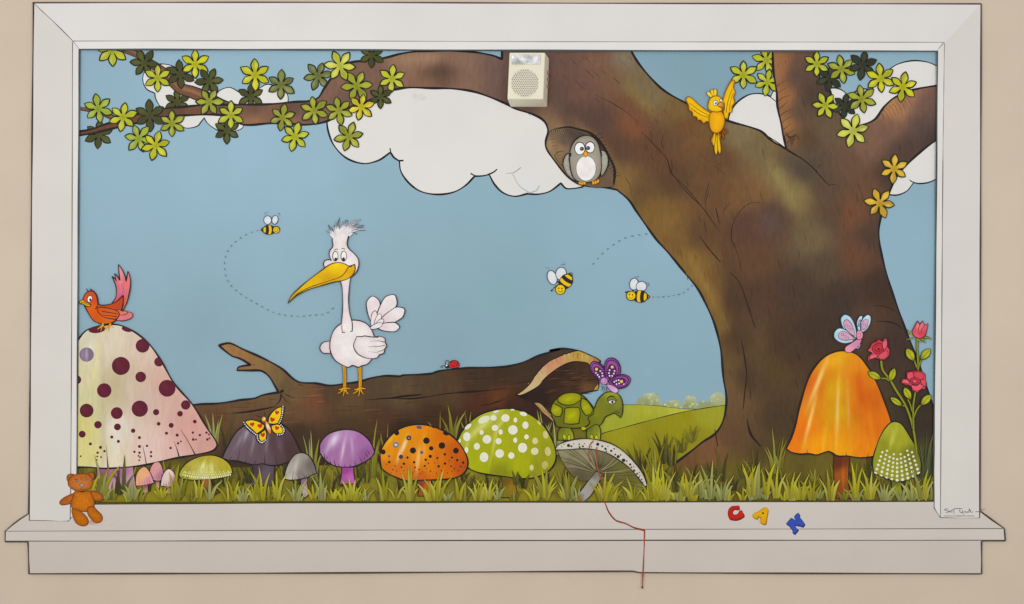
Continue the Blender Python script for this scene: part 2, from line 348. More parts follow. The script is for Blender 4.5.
tc = [(x, y, (112, 102, 46)) for x in range(680, 940, 22) for y in (480, 492)] + [(90, 131, (104, 68, 50)), (130, 120, (112, 72, 54)), (165, 112, (96, 70, 56)), (200, 110, (112, 78, 62)), (225, 109, (120, 88, 72)), (255, 110, (96, 72, 62)), (255, 121, (160, 118, 92)), (290, 110, (92, 70, 62)), (290, 121, (150, 112, 90)), (270, 115, (125, 92, 76)), (312, 112, (110, 84, 72)), (322, 104, (130, 98, 82)),
      (340, 80, (128, 98, 82)), (345, 98, (112, 88, 78)), (365, 72, (122, 94, 80)), (380, 80, (118, 92, 80)), (405, 60, (150, 118, 98)), (400, 75, (135, 104, 88)), (430, 60, (150, 120, 100)), (440, 72, (98, 74, 62)), (425, 82, (128, 98, 80)), (460, 62, (135, 108, 92)), (470, 82, (132, 104, 88)), (495, 72, (112, 90, 82)), (495, 90, (112, 88, 80)),
      (520, 105, (92, 72, 64)), (540, 60, (104, 82, 76)), (560, 70, (106, 80, 72)), (580, 90, (110, 80, 70)), (600, 60, (120, 90, 76)), (570, 112, (88, 68, 60)), (552, 124, (128, 102, 80)), (560, 90, (98, 76, 68)), (624, 56, (128, 118, 98)), (640, 80, (118, 106, 80)), (652, 95, (122, 108, 80)), (610, 78, (116, 88, 68)), (630, 108, (114, 78, 58)), (638, 122, (128, 80, 58)),
      (600, 120, (88, 66, 58)), (680, 112, (118, 96, 62)), (700, 130, (116, 84, 56)), (685, 128, (110, 76, 52)), (740, 132, (126, 114, 84)), (760, 146, (118, 106, 76)), (720, 160, (104, 76, 52)), (650, 150, (100, 70, 52)), (620, 150, (92, 68, 54)), (612, 172, (128, 102, 70)), (640, 190, (104, 80, 54)), (624, 186, (138, 110, 70)), (670, 180, (92, 68, 48)), (665, 222, (134, 104, 62)), (655, 212, (125, 96, 58)),
      (690, 262, (134, 104, 60)), (676, 235, (122, 92, 58)), (700, 235, (98, 72, 50)), (720, 200, (106, 76, 54)), (745, 225, (92, 64, 52)), (772, 215, (84, 60, 52)), (735, 200, (120, 88, 60)), (760, 192, (126, 92, 64)), (775, 178, (134, 118, 82)), (795, 195, (136, 120, 82)), (815, 240, (112, 98, 72)), (808, 165, (84, 72, 60)), (795, 155, (98, 86, 66)), (825, 185, (92, 74, 58)),
      (850, 160, (106, 80, 64)), (830, 130, (102, 86, 66)), (795, 75, (88, 70, 62)), (812, 95, (78, 62, 54)), (800, 115, (92, 74, 60)), (779, 70, (162, 112, 80)), (782, 95, (160, 110, 78)), (786, 125, (166, 118, 80)), (792, 140, (128, 92, 66)), (805, 140, (84, 68, 52)), (865, 145, (126, 98, 80)), (888, 128, (122, 92, 78)), (893, 108, (178, 130, 96)), (908, 97, (160, 120, 98)), (925, 105, (112, 86, 76)),
      (925, 125, (92, 74, 68)), (932, 138, (70, 58, 54)), (905, 150, (84, 66, 58)), (890, 178, (76, 58, 50)), (870, 190, (108, 78, 60)), (850, 215, (118, 76, 56)), (855, 255, (106, 70, 52)), (872, 235, (80, 62, 50)), (835, 215, (92, 72, 56)), (880, 290, (66, 48, 38)), (900, 340, (66, 50, 42)), (868, 320, (86, 62, 48)), (840, 300, (66, 52, 42)), (800, 290, (74, 58, 46)), (825, 265, (86, 72, 56)), (760, 300, (82, 58, 44)),
      (735, 300, (82, 58, 42)), (750, 260, (98, 70, 50)), (712, 300, (128, 98, 58)), (716, 325, (124, 98, 60)), (728, 360, (104, 82, 54)), (735, 340, (84, 62, 42)), (725, 390, (112, 88, 60)), (738, 400, (108, 82, 58)), (752, 380, (74, 56, 40)), (775, 370, (88, 68, 42)), (790, 350, (72, 54, 40)), (820, 330, (66, 50, 40)), (740, 440, (100, 74, 54)), (712, 455, (124, 86, 62)), (690, 464, (112, 78, 56)), (780, 420, (74, 58, 40)),
      (760, 450, (84, 68, 42)), (740, 485, (84, 76, 38)), (800, 480, (80, 72, 36)), (880, 480, (80, 76, 38)), (920, 420, (58, 48, 38)), (930, 470, (70, 72, 42)), (690, 490, (92, 84, 40))]
tc = [(x, y, (c[0] * (.98 if y < 140 else .95), c[1] * (.95 if y < 140 else .92), c[2] * (.94 if y < 140 else .9))) for x, y, c in tc]
F = blobs(G(*tc, p=4.4, e=120), (440, 72, 20, 7, 0, (84, 62, 52), .6), (420, 58, 22, 4, -6, (165, 135, 112), .4), (560, 128, 14, 5, 25, (150, 122, 90), .5), (590, 135, 22, 4, 42, (146, 112, 76), .6), (608, 158, 16, 4, 62, (140, 108, 72), .6),
    (800, 170, 18, 8, 35, (72, 62, 56), .5), (783, 184, 26, 5, 62, (148, 134, 92), .5), (770, 222, 12, 14, 0, (112, 96, 92), .35), (735, 310, 8, 60, -8, (70, 50, 36), .5), (760, 350, 6, 50, 4, (96, 74, 48), .45), (705, 285, 30, 4, 62, (160, 128, 76), .5), (660, 130, 12, 24, -50, (82, 62, 50), .5), (640, 100, 30, 6, 48, (134, 116, 70), .5))
a.fill(TREE, F, 0, step=3.2)
ib = next(i for i, q in enumerate(TREE) if q[:2] == (942, 430)); ie = next(i for i, q in enumerate(TREE) if q[:2] == (673, 465))
a.line(TREE[:ib + 1], 2.1); a.line(TREE[ie:], 2.1)
# bark cracks and hatching
C = a.line
for pts, w in ((P(540, 50, 3.555, 200, 160, 260, 190, 320, 230, 350, 260), .6), (P(540, 50, 3.555, 360, 290, 400, 330, 450, 385, 470, 440, 520, 490, 570, 550, 610, 604), 1.0), (P(540, 50, 3.555, 390, 270, 395, 300, 400, 325), .7), (P(540, 50, 3.555, 440, 300, 432, 330, 440, 350), .6),
               (P(540, 50, 3.555, 468, 390, 470, 420, 465, 440), .7), (P(540, 50, 3.555, 600, 500, 590, 540), .6), (P(540, 50, 3.555, 300, 450, 320, 480, 325, 510), .6),
               (P(640, 180, 4.025, 145, 0, 200, 60, 260, 120, 320, 210), .9), (P(640, 180, 4.025, 190, 0, 195, 30), .5), (P(640, 180, 4.025, 280, 10, 262, 70, 268, 120), .7), (P(640, 180, 4.025, 305, 110, 320, 175), 1.0), (P(640, 180, 4.025, 365, 90, 340, 120, 335, 150), .6),
               (P(640, 180, 4.025, 240, 225, 280, 280, 325, 330), 1.4), (P(640, 180, 4.025, 485, 90, 440, 95, 400, 130, 372, 185, 370, 240, 395, 300, 410, 370), .8), (P(640, 180, 4.025, 360, 370, 400, 410, 430, 490, 465, 600), 1.2),
               (P(700, 300, 4.025, 185, 0, 205, 60, 225, 110), .8), (P(700, 300, 4.025, 165, 150, 180, 230, 188, 300, 180, 380, 175, 440), 1.5), (P(700, 300, 4.025, 200, 330, 205, 400), .7), (P(700, 300, 4.025, 190, 480, 205, 540, 245, 590), 2.6), (P(700, 300, 4.025, 60, 520, 72, 590), 1.6),
               (P(760, 100, 3.778, 0, 118, 60, 155, 110, 192, 160, 222, 200, 255, 240, 300, 265, 325), 1.6), (P(760, 100, 3.778, 230, 240, 215, 265), .6), (P(760, 100, 3.778, 290, 320, 262, 318), .6),
               (P(780, 220, 4.313, 415, 437, 460, 438, 500, 448, 530, 470), 1.5), (P(780, 220, 4.313, 400, 370, 450, 372, 500, 395, 525, 420), .8)):
    C(pts, w, (40, 28, 24), (.4, .5), mid=1.0)
for k in range(9):
    y = 84 + k * 7.2; x = 776 + k * 1.1
    C([(x, y + 3), (x + 5, y - 1), (x + 10 + (k % 3) * 3, y - 4 - (k % 2) * 2)], .7, (70, 46, 36), (1, .2))
for k in range(8): C([(786 + k * .8, 132 + k * 2), (790 + k, 138 - k * .6), (796 + k * .5, 133 + k)], .6, (50, 36, 28), (1, .2))
for k in range(9): C([(880 + k * 3.2, 112 - k * 2.0), (883 + k * 3.2, 114 - k * 1.8), (886 + k * 3.4, 121 - k * 1.6)], .5, (80, 56, 44), (1, .2))
for k in range(420):
    x = random.uniform(510, 925); y = random.uniform(55, 440)
    if inside([q[:2] for q in TREE], [x], [y])[0] and not (535 < x < 625 and 110 < y < 200):
        an = 0.75 if y < 200 and x < 740 else 1.35; ln = random.uniform(5, 14); f0 = F(np.array([x]), np.array([y]))[0]
        C([(x, y), (x + ln * math.cos(an), y + ln * math.sin(an))], random.choice([.5, .8, 1.2]), tuple(f0 * random.choice([.8, .87, .92, 1.08, 1.12])), (.3, .3), mid=1)
a.build('trunk', tree, 'bark')
# the owl's hollow
a = Art()
HO = P(490, 40, 3.771, 224, 345, 's', 250, 332, 290, 328, 330, 335, 380, 352, 425, 398, 455, 450, 470, 490, 467, 552, 's', 430, 555, 400, 557, 340, 545, 's', 300, 520, 262, 475, 225, 425, 212, 395)
hf = blobs(G((552, 132, (122, 100, 78)), (560, 150, (140, 112, 86)), (550, 145, (150, 120, 92)), (575, 135, (82, 68, 58)), (600, 150, (70, 58, 48)), (608, 175, (104, 86, 66)), (565, 140, (96, 80, 68)), (560, 165, (135, 108, 82))))
a.fill(HO, hf, .5, (60, 46, 38), step=2)
a.line(P(490, 40, 3.771, 240, 338, 290, 328, 330, 335, 380, 352, 425, 398, 455, 450, 470, 490, 467, 545), 2.6, (36, 30, 28), (.2, .7), mid=1.1)
a.line(P(490, 40, 3.771, 275, 478, 255, 455, 245, 435, 262, 420, 280, 420), .8, (50, 40, 34), (.5, .5), mid=1)
for k in range(26):
    t = k / 25; x = 549 + 50 * t; y = 131 - 5 * math.sin(t * 3.1) + 14 * t * t; an = 1.1 + .6 * t
    a.line([(x, y), (x + 3 * math.cos(an), y + 4), (x + 2 + 7 * math.cos(an), y + 10 * math.sin(an))], .55, (52, 42, 36), (1, .2))
for k in range(10): a.line([(549.5 + k * 1.5, 140 + k * 3.0), (554 + k * 1.2, 139 + k * 3.2), (559 + k, 142 + k * 3)], .45, (70, 54, 44), (1, .2))
for k in range(14):
    t = k / 13; x = 596 + 18 * t; y = 136 + 42 * t ** .9
    a.line([(x, y), (x + 4, y - 3), (x + 7, y - 2)], .6, (45, 34, 28), (1, .2))
a.build('hollow', tree, 'bark')
for L_ in ((112, 49.5, 16.5, 'l', -15, 7), (144, 63, 13.5, 'd', 5), (180, 74, 14, 'd', 25), (157.5, 78, 13, 'l', 30), (195, 64, 14, 'y', 30), (98, 108.6, 14, 'g', 20), (149.5, 115.6, 15, 'd', 28), (122.7, 117, 14, 'l', 40),
           (138.6, 138.4, 14, 'g', 10), (155.5, 145.4, 14, 'y', 45), (171.8, 123.5, 13, 'm', 30), (209, 81, 13.5, 'd', 55), (226.8, 130.5, 12.5, 'd', 30), (209, 101.7, 13.5, 'm', 0), (230.8, 115, 13.5, 'l', 30), (255, 75, 15, 'y', 28),
           (281, 84.8, 14, 'o', 32), (282.4, 117.6, 13, 'm', 40), (295, 136.8, 14, 'l', 45), (356.6, 85.8, 15, 'm', 55), (340, 65.9, 15, 'p', 5), (371.5, 55, 12.5, 'd', 30), (392, 78.8, 13.5, 'l', 35), (380.5, 96.7, 11.5, 'd', 30),
           (361, 107, 13, 'Y', 42), (338.7, 110.6, 13.5, 'm', 20), (314, 110.6, 14, 'm', 22), (349, 136.5, 14, 'm', 48), (743.5, 74.8, 14, 'l', 30), (830, 78, 13, 'k', 40), (816.8, 64, 12.5, 'l', 30),
           (841.7, 69, 13.5, 'm', 20), (845, 106, 12.5, 'k', 38), (825.4, 105.6, 13, 'l', 5), (862.8, 65, 14, 'k', 40), (862, 99, 14, 'm', 20), (880.6, 78.4, 14, 'y', 25), (903, 87, 14, 'y', 40), (853, 130.8, 16, 'p', 45), (894, 168.7, 14, 'O', 35), (879.7, 203, 14.5, 'O', 8)): leaf(*L_)

# ------------------------------------------------------------------ fallen log
log = thing('fallen_log', 'long fallen brown log with a forked broken branch and hollow torn end', 'log', 400, 450)
a = Art()
LG = P(200, 330, 4.645, -60, 352, 's', 0, 345, 70, 342, 130, 335, 190, 325, 250, 318, 290, 303, 330, 295, 365, 290, 's', 345, 255, 320, 215, 285, 190, 230, 188, 172, 188, 's', 180, 172, 235, 162, 's', 190, 135, 150, 122, 's', 120, 100, 88, 72, 's', 105, 66, 140, 62, 200, 90, 300, 135, 380, 180, 430, 225, 465, 243,
       540, 248, 600, 258, 670, 250, 740, 240, 800, 222, 860, 213, 929, 215) + P(360, 330, 4.645, 200, 210, 330, 203, 370, 190, 480, 178, 560, 175, 640, 173, 690, 168, 760, 150, 830, 120, 929, 90) + \
     P(540, 345, 6.04, 60, 35, 140, 22, 230, 35, 300, 65, 362, 98, 's', 352, 200, 352, 240, 345, 270, 's', 250, 292, 150, 330, 110, 400, 90, 460, 60, 560, 's') + Q(540, 458, 's', 300, 466, 185, 468, 's')
lf = G((195, 415, (100, 76, 52)), (215, 425, (98, 68, 48)), (240, 412, (104, 80, 56)), (260, 425, (96, 72, 50)), (225, 349, (160, 120, 82)), (240, 358, (158, 118, 78)), (245, 369, (148, 108, 72)), (262, 365, (142, 112, 76)), (275, 378, (120, 98, 68)), (285, 390, (104, 86, 60)), (300, 395, (112, 90, 62)),
        (310, 398, (118, 74, 54)), (300, 410, (106, 76, 54)), (330, 392, (84, 64, 44)), (350, 405, (96, 74, 50)), (380, 388, (84, 68, 48)), (400, 392, (92, 76, 52)), (350, 425, (76, 56, 36)), (300, 435, (66, 50, 34)), (380, 420, (80, 54, 36)), (400, 435, (54, 38, 26)), (430, 380, (82, 66, 46)), (440, 420, (68, 44, 30)),
        (450, 395, (84, 62, 42)), (480, 380, (66, 50, 36)), (500, 375, (62, 46, 34)), (520, 368, (66, 50, 36)), (540, 360, (60, 46, 34)), (560, 353, (70, 56, 42)), (480, 405, (80, 46, 30)), (500, 398, (104, 60, 34)), (510, 405, (62, 36, 26)), (530, 415, (56, 34, 26)), (480, 425, (50, 32, 24)), (550, 430, (62, 44, 32)), (440, 445, (44, 32, 24)), (340, 450, (52, 42, 28)), (240, 450, (60, 48, 32)), (520, 440, (50, 36, 26)), p=4.0, e=50)
lf0 = lf; lf = lambda X, Y: lf0(X, Y) * np.array([.95, .92, .92])
a.fill(LG, lf, 0, step=2.6); a.line(LG[:-4], 2.0)
for pts, w in ((P(200, 330, 4.645, 150, 387, 220, 380, 290, 368, 355, 355), 2.6), (P(200, 330, 4.645, 770, 325, 830, 320, 929, 312), 1.4), (P(360, 330, 4.645, 130, 318, 200, 308, 290, 300), 3.0), (P(360, 330, 4.645, 20, 326, 130, 318, 250, 318, 400, 296, 480, 285, 550, 278), 1.4), (P(360, 330, 4.645, 400, 298, 480, 290, 580, 282, 690, 268), 1.6),
               (P(360, 330, 4.645, 700, 250, 780, 238, 810, 225), .8), (P(360, 330, 4.645, 530, 355, 600, 345, 680, 322), 1.1), (P(360, 330, 4.645, 590, 345, 640, 330, 700, 305), .9), (P(200, 330, 4.645, 360, 290, 375, 300, 370, 330, 350, 350), 1.6), (P(200, 330, 4.645, 385, 270, 380, 300, 400, 330, 420, 345), 1.0),
               (P(200, 330, 4.645, 385, 290, 410, 305, 440, 318), 1.2), (P(200, 330, 4.645, 370, 290, 390, 280), 3), (P(200, 330, 4.645, 455, 250, 470, 258, 480, 256), .7), (P(200, 330, 4.645, 240, 165, 262, 158), .6)):
    a.line(pts, w, (34, 22, 18), (.2, .2), mid=1)
for k in range(110):
    x = random.uniform(200, 560); y = random.uniform(372, 440)
    if all(inside([q[:2] for q in LG], [x, x + 26], [y - 3, y - 5])):
        f0 = lf(np.array([x]), np.array([y]))[0]; a.line([(x, y), (x + random.uniform(8, 24), y - random.uniform(0, 2.5))], 1.0, tuple(f0 * random.choice([.8, .88, 1.12, 1.2])), (.2, .2), mid=1)
a.build('log_body', log, 'bark')
a = Art()
HW = P(360, 330, 4.645, 720, 300, 's', 790, 280, 840, 240, 870, 200, 929, 158) + P(540, 345, 6.04, 100, 138, 200, 104, 290, 108, 330, 150, 350, 200, 352, 240, 345, 272, 's', 250, 292, 150, 330, 110, 400, 95, 450, 's', 60, 430, 20, 380) + P(360, 330, 4.645, 810, 340, 760, 320)
wf = G((515, 395, (26, 18, 16)), (540, 395, (42, 28, 22)), (545, 380, (52, 34, 26)), (560, 370, (50, 32, 24)), (580, 372, (62, 40, 28)), (594, 378, (70, 46, 32)), (590, 388, (96, 66, 42)), (570, 392, (66, 42, 28)), (555, 400, (58, 38, 26)), (548, 412, (70, 46, 32)), (545, 405, (40, 26, 20)))
a.fill(HW, wf, .8, step=2)
for k in range(26): 
    x = random.uniform(540, 585); y = random.uniform(368, 396); a.line([(x, y), (x + 8, y - 1.2), (x + random.uniform(10, 18), y - 1)], .7, random.choice([(84, 56, 38), (34, 22, 18), (100, 68, 44)]), (.2, .2), mid=1)
a.line(P(540, 345, 6.04, 345, 270, 320, 278, 250, 292), 1.6, INK)
a.build('hollow_inside', log, 'bark', label='dark inside of the hollow log end')
a = Art()
RB = P(360, 330, 4.645, 722, 303, 's', 755, 282, 790, 250, 812, 215, 840, 180, 880, 146, 929, 122) + P(540, 345, 6.04, 160, 52, 230, 35, 270, 48, 300, 62, 335, 76, 368, 98, 's', 345, 108, 305, 128, 's', 285, 108, 200, 101, 130, 126, 70, 166, 20, 212, 0, 240) + P(360, 330, 4.645, 805, 275, 750, 302)
rf = G((517, 393, (190, 170, 130)), (530, 385, (196, 172, 132)), (540, 374, (196, 168, 128)), (548, 366, (196, 140, 112)), (558, 358, (196, 134, 108)), (568, 355, (186, 150, 100)), (578, 355, (178, 144, 78)), (588, 360, (182, 150, 90)), (598, 362, (170, 112, 80)))
a.fill(RB, rf, .9, (40, 28, 22), step=1.6)
for k in range(18):
    t = k / 17; x0 = 519 + t * 72; yb = 394 - 44 * math.sin(min(1, t * 1.25) * 1.35)
    q0 = Vector((x0, yb + 10)); 
cb = P(540, 345, 6.04, -90, 250, -50, 215, -20, 180, 10, 165, 50, 122, 100, 95, 150, 75, 200, 68, 240, 70, 280, 80, 310, 92, 340, 98); cc = curve(cb, False, 2.6)
for i in range(2, len(cc) - 1, 2):
    dx, dy = cc[i + 1][0] - cc[i - 1][0], cc[i + 1][1] - cc[i - 1][1]; L = math.hypot(dx, dy); nx, ny = -dy / L, dx / L; h = 3.2
    while h > .5 and not all(inside([q[:2] for q in RB], [cc[i][0] - nx * h, cc[i][0] + nx * h], [cc[i][1] - ny * h, cc[i][1] + ny * h])): h -= .3
    a.line([(cc[i][0] - nx * h, cc[i][1] - ny * h), (cc[i][0] + nx * h * .9 + .2, cc[i][1] + ny * h * .9)], .5, random.choice([(130, 92, 62), (150, 108, 74), (110, 74, 52), (222, 196, 150)]), (1, .4))
a.fill(P(540, 345, 6.04, 345, 240, 's', 352, 238, 352, 262, 345, 272, 's', 322, 275, 's', 332, 255), (176, 140, 66), .5)
a.fill(P(360, 330, 4.645, 808, 338, 's', 835, 340, 860, 362, 880, 385, 905, 400, 's', 900, 425, 875, 405, 850, 385, 830, 362), (176, 142, 100), .7, (60, 40, 30))
a.line(P(360, 330, 4.645, 825, 345, 840, 365, 870, 385, 895, 410), .6, (110, 78, 54))
a.build('bark_rim', log, 'paint', label='pale peeling bark rim around the hollow end')

# ------------------------------------------------------------------ dashed trails and bees
def trail(pts, label, ln=2.6, gap=3.6, col=(92, 116, 130)):
    c = curve(pts, False, .5); d = 0; seg = []; y = lift(); p = pts[len(pts) // 2]; t = thing('dashed_trail', label, 'dashed line', p[0], max(q[1] for q in pts))
    for i in range(1, len(c)):
        d += math.hypot(c[i][0] - c[i - 1][0], c[i][1] - c[i - 1][1])
        if d % (ln + gap) < ln: seg.append(c[i])
        elif seg:
            if len(seg) > 1: a = Art(); a.line(seg, .8, col, raw=True, y=y); a.build('dash', t)
            seg = []
trail(P(220, 200, 5.03, 195, 152, 150, 165, 105, 190, 65, 222, 40, 255, 24, 300, 24, 350, 35, 400, 75, 450, 130, 490, 190, 525, 260, 562, 330, 580, 400, 585, 480, 578) + Q(325, 314, 336, 306), 'dashed flight line curling from the lone left bee towards the white bird')
trail(P(535, 225, 6.713, 385, 268, 420, 228, 460, 185, 510, 145, 560, 110, 620, 82, 700, 66, 790, 55), 'dashed flight line rising to the trunk, above the right-hand bee', 2.6, 4.4)
trail(P(535, 225, 6.713, 785, 483, 850, 483, 920, 475, 990, 458, 1030, 430, 1060, 402), 'short dashed flight line from the sting of the bee nearest the trunk', 2.6, 2.6)
def bee(tail, head, hr, bw, wings, label, ants=(), flap=()):
    tx, ty = tail; hx, hy = head; L = math.hypot(hx - tx, hy - ty); ang = math.degrees(math.atan2(hy - ty, hx - tx)); ux, uy = (hx - tx) / L, (hy - ty) / L; nx, ny = -uy, ux
    t = thing('bee', label, 'bee', (tx + hx) / 2, max(ty, hy) + bw)
    for (x, y, rx, ry, ro) in wings:
        w = Art(); w.dot(x, y, rx, ry, ro, blobs((206, 214, 222), (x, y, rx * .6, ry * .6, ro, (226, 226, 224), .8)), .7, (70, 74, 86)); w.build('wing', t)
    b = Art(); q = []
    bl = L - hr * .6
    for u, w in ((0, .08), (.14, .35), (.35, .85), (.6, 1), (.85, .85), (1, .5)): q.append((tx + ux * bl * u + nx * bw * w, ty + uy * bl * u + ny * bw * w, 0))
    for u, w in ((1, .5), (.85, .85), (.6, 1), (.35, .85), (.14, .35), (0, .08)): q.append((tx + ux * bl * u - nx * bw * w, ty + uy * bl * u - ny * bw * w, 0))
    poly = b.fill(q, (228, 186, 32), .8)
    def stripe(u0, u1, c):
        s = [(tx + ux * bl * u + nx * bw * k, ty + uy * bl * u + ny * bw * k) for u, k in ((u0, -1.2), (u0, 1.2), (u1, 1.2), (u1, -1.2))]
        mx, my = tx + ux * bl * (u0 + u1) / 2, ty + uy * bl * (u0 + u1) / 2; pts = []
        for i in range(20):
            k = i / 19 * 2 - 1; pts.append((tx + ux * bl * (u0 + .07 * (1 - k * k)) + nx * bw * k * 1.02, ty + uy * bl * (u0 + .07 * (1 - k * k)) + ny * bw * k * 1.02))
        for i in range(20):
            k = 1 - i / 19 * 2; pts.append((tx + ux * bl * (u1 + .07 * (1 - k * k)) + nx * bw * k * 1.02, ty + uy * bl * (u1 + .07 * (1 - k * k)) + ny * bw * k * 1.02))
        cl = []
        for px, py in pts:
            k = 1.0
            while k > .05 and not inside(poly, [mx + (px - mx) * k], [my + (py - my) * k])[0]: k -= .05
            cl.append((mx + (px - mx) * k, my + (py - my) * k, 1))
        b.fill(cl, c, 0, sm=False)
    stripe(0.0, .12, (40, 34, 34)); stripe(.3, .54, (40, 36, 38)); stripe(.74, .94, (48, 42, 42)); stripe(.56, .7, (228, 184, 60))
    b.build('body', t, label='yellow and black striped body')
    h = Art(); h.dot(hx, hy, hr, hr, 0, blobs((228, 190, 36), (hx, hy + hr * .5, hr * .5, hr * .5, 0, (240, 205, 70), .6)), .8)
    h.dot(hx - hr * .35, hy - hr * .25, hr * .16); h.dot(hx + hr * .3, hy - hr * .2, hr * .16); h.line([(hx - hr * .5, hy + hr * .25), (hx, hy + hr * .55), (hx + hr * .5, hy + hr * .2)], .6, (120, 60, 30))
    for l in ants: h.line(l, .6); h.dot(l[-1][0], l[-1][1], .9)
    h.build('head', t)
    if flap:
        for l in flap:
            f = Art(); f.line(l, .5, (90, 110, 124), (.5, .5), mid=1); f.build('motion_mark', t, label='fine grey flutter stroke')
bee((261.0, 229.8), (276.2, 229.8), 3.4, 4.6, ((267.6, 220, 3.8, 4.2, 0), (275, 219.8, 3.0, 4.4, 12)), 'small bee flying alone at the left, above the dashed loop', (), (P(220, 200, 5.03, 222, 75, 232, 62, 245, 60), P(220, 200, 5.03, 290, 65, 298, 68, 300, 78)))
z = lambda *v: P(535, 225, 6.713, *v)
bee((571.6, 273.2), (560.4, 289.4), 4.9, 6.2, ((552.1, 277.5, 4.6, 7.2, -18), (561, 273.6, 5.3, 6.4, 10)), 'bee facing down left, nearest the middle of the open sky', (z(145, 405, 125, 425, 112, 440), z(165, 400, 158, 388, 150, 380)), (z(70, 285, 85, 290, 100, 288), z(175, 262, 190, 268, 205, 260), z(185, 250, 197, 252)))
bee((649.5, 297), (631.2, 295.8), 4.6, 5.9, ((634, 284, 4.3, 5.8, 8), (641.4, 286.3, 5.3, 4.9, -10)), 'bee facing left, nearest the tree trunk', (z(640, 450, 625, 445, 612, 452), z(660, 445, 658, 438)), (z(670, 345, 685, 350, 700, 342), z(755, 385, 765, 398, 758, 412)))

# ------------------------------------------------------------------ grass behind the mushrooms
def blade(a, x, y, h, lean, w, col, ys):
    tip = (x + lean * h, y - h); mid = (x + lean * h * .32, y - h * .55)
    c = curve([(x, y), mid, tip], False, 4.5); n = len(c); v2 = []; cols = []
    for i, (px, py) in enumerate(c):
        t = i / (n - 1); k = w * .5 * (1 - t) ** .75 * (0.8 + .5 * math.sin(t * 2.6)); q = c[min(n - 1, i + 1)]; p = c[max(0, i - 1)]
        dx, dy = q[0] - p[0], q[1] - p[1]; L = math.hypot(dx, dy) or 1
        for s_, m in ((-1, .86), (0, 1.06), (1, .95)):
            v2.append((px - dy / L * k * s_, py + dx / L * k * s_)); cols.append(np.array(col, float) * m * (.78 + .26 * t))
    a._add(v2, cols, [(i * 3 + q, i * 3 + q + 1, (i + 1) * 3 + q + 1, (i + 1) * 3 + q) for i in range(n - 1) for q in (0, 1)], ys)
def tuft(a, x, y, h, n, spread, cols, w=2.6, y0=None):
    for k in range(n):
        t = (k / max(1, n - 1) * 2 - 1) if n > 1 else 0
        blade(a, x + t * n * .55, y + random.uniform(-1, 1), h * random.uniform(.6, 1.05) * (1 - .25 * abs(t)), t * spread + random.uniform(-.12, .12), w * random.uniform(.7, 1.2), random.choice(cols), y0 - random.random() * .0003)
DK = [(72, 68, 34), (84, 80, 38), (64, 58, 32), (96, 92, 42)]; MD = [(126, 120, 48), (138, 132, 56), (112, 106, 44), (144, 142, 72)]
LT = [(172, 166, 62), (184, 176, 62), (160, 152, 56), (178, 172, 86), (150, 144, 52), (188, 182, 92)]; PL = [(150, 156, 98), (166, 170, 110), (140, 146, 84)]
a = Art(); lift(10); y0 = lift()
for x in range(84, 935, 13):
    if 575 < x < 640: continue
    tuft(a, x + random.uniform(-5, 5), random.uniform(478, 492), random.uniform(16, 32), 4, .5, DK + MD, 2.6, y0)
for (x, y, h, n, sp, c) in ((214, 440, 46, 5, .3, PL), (226, 440, 48, 2, .2, DK), (312, 470, 52, 7, .35, MD + PL), (372, 470, 66, 5, .25, DK + MD), (386, 468, 60, 4, .25, MD), (360, 470, 64, 3, .3, DK), (452, 432, 46, 5, .3, MD), (468, 432, 38, 4, .3, DK + MD), (440, 436, 40, 3, .4, MD), (543, 440, 46, 5, .3, PL), (556, 446, 40, 6, .4, PL),
                            (640, 470, 46, 6, .3, DK), (655, 470, 44, 6, .3, DK + MD), (672, 458, 38, 5, .3, DK + MD), (682, 444, 26, 5, .4, DK + MD), (692, 434, 18, 5, .5, MD), (664, 455, 36, 5, .3, DK), (712, 472, 30, 3, .3, DK), (722, 474, 52, 2, .1, DK), (755, 470, 40, 4, .3, DK), (775, 465, 46, 5, .3, DK + MD), (780, 462, 34, 3, .2, MD), (870, 470, 30, 5, .3, DK), (925, 470, 60, 7, .25, [(60, 72, 50), (74, 84, 54), (90, 98, 60)]), (915, 470, 40, 4, .25, [(60, 72, 50), (74, 84, 54)])):
    tuft(a, x, y + 8, h, n, sp, c, 2.8, y0 - .0003)
a.build('grass', None, 'soft', kind='stuff', label='darker grass blades growing behind the mushrooms and along the log', cat='grass'); LAY[0] += .0007

# ------------------------------------------------------------------ mushrooms
def stem(t, pts, f, ol=.8, lab=None): 
    s = Art(); s.fill(pts, f, ol); return s.build('stem', t, 'soft', label=lab)
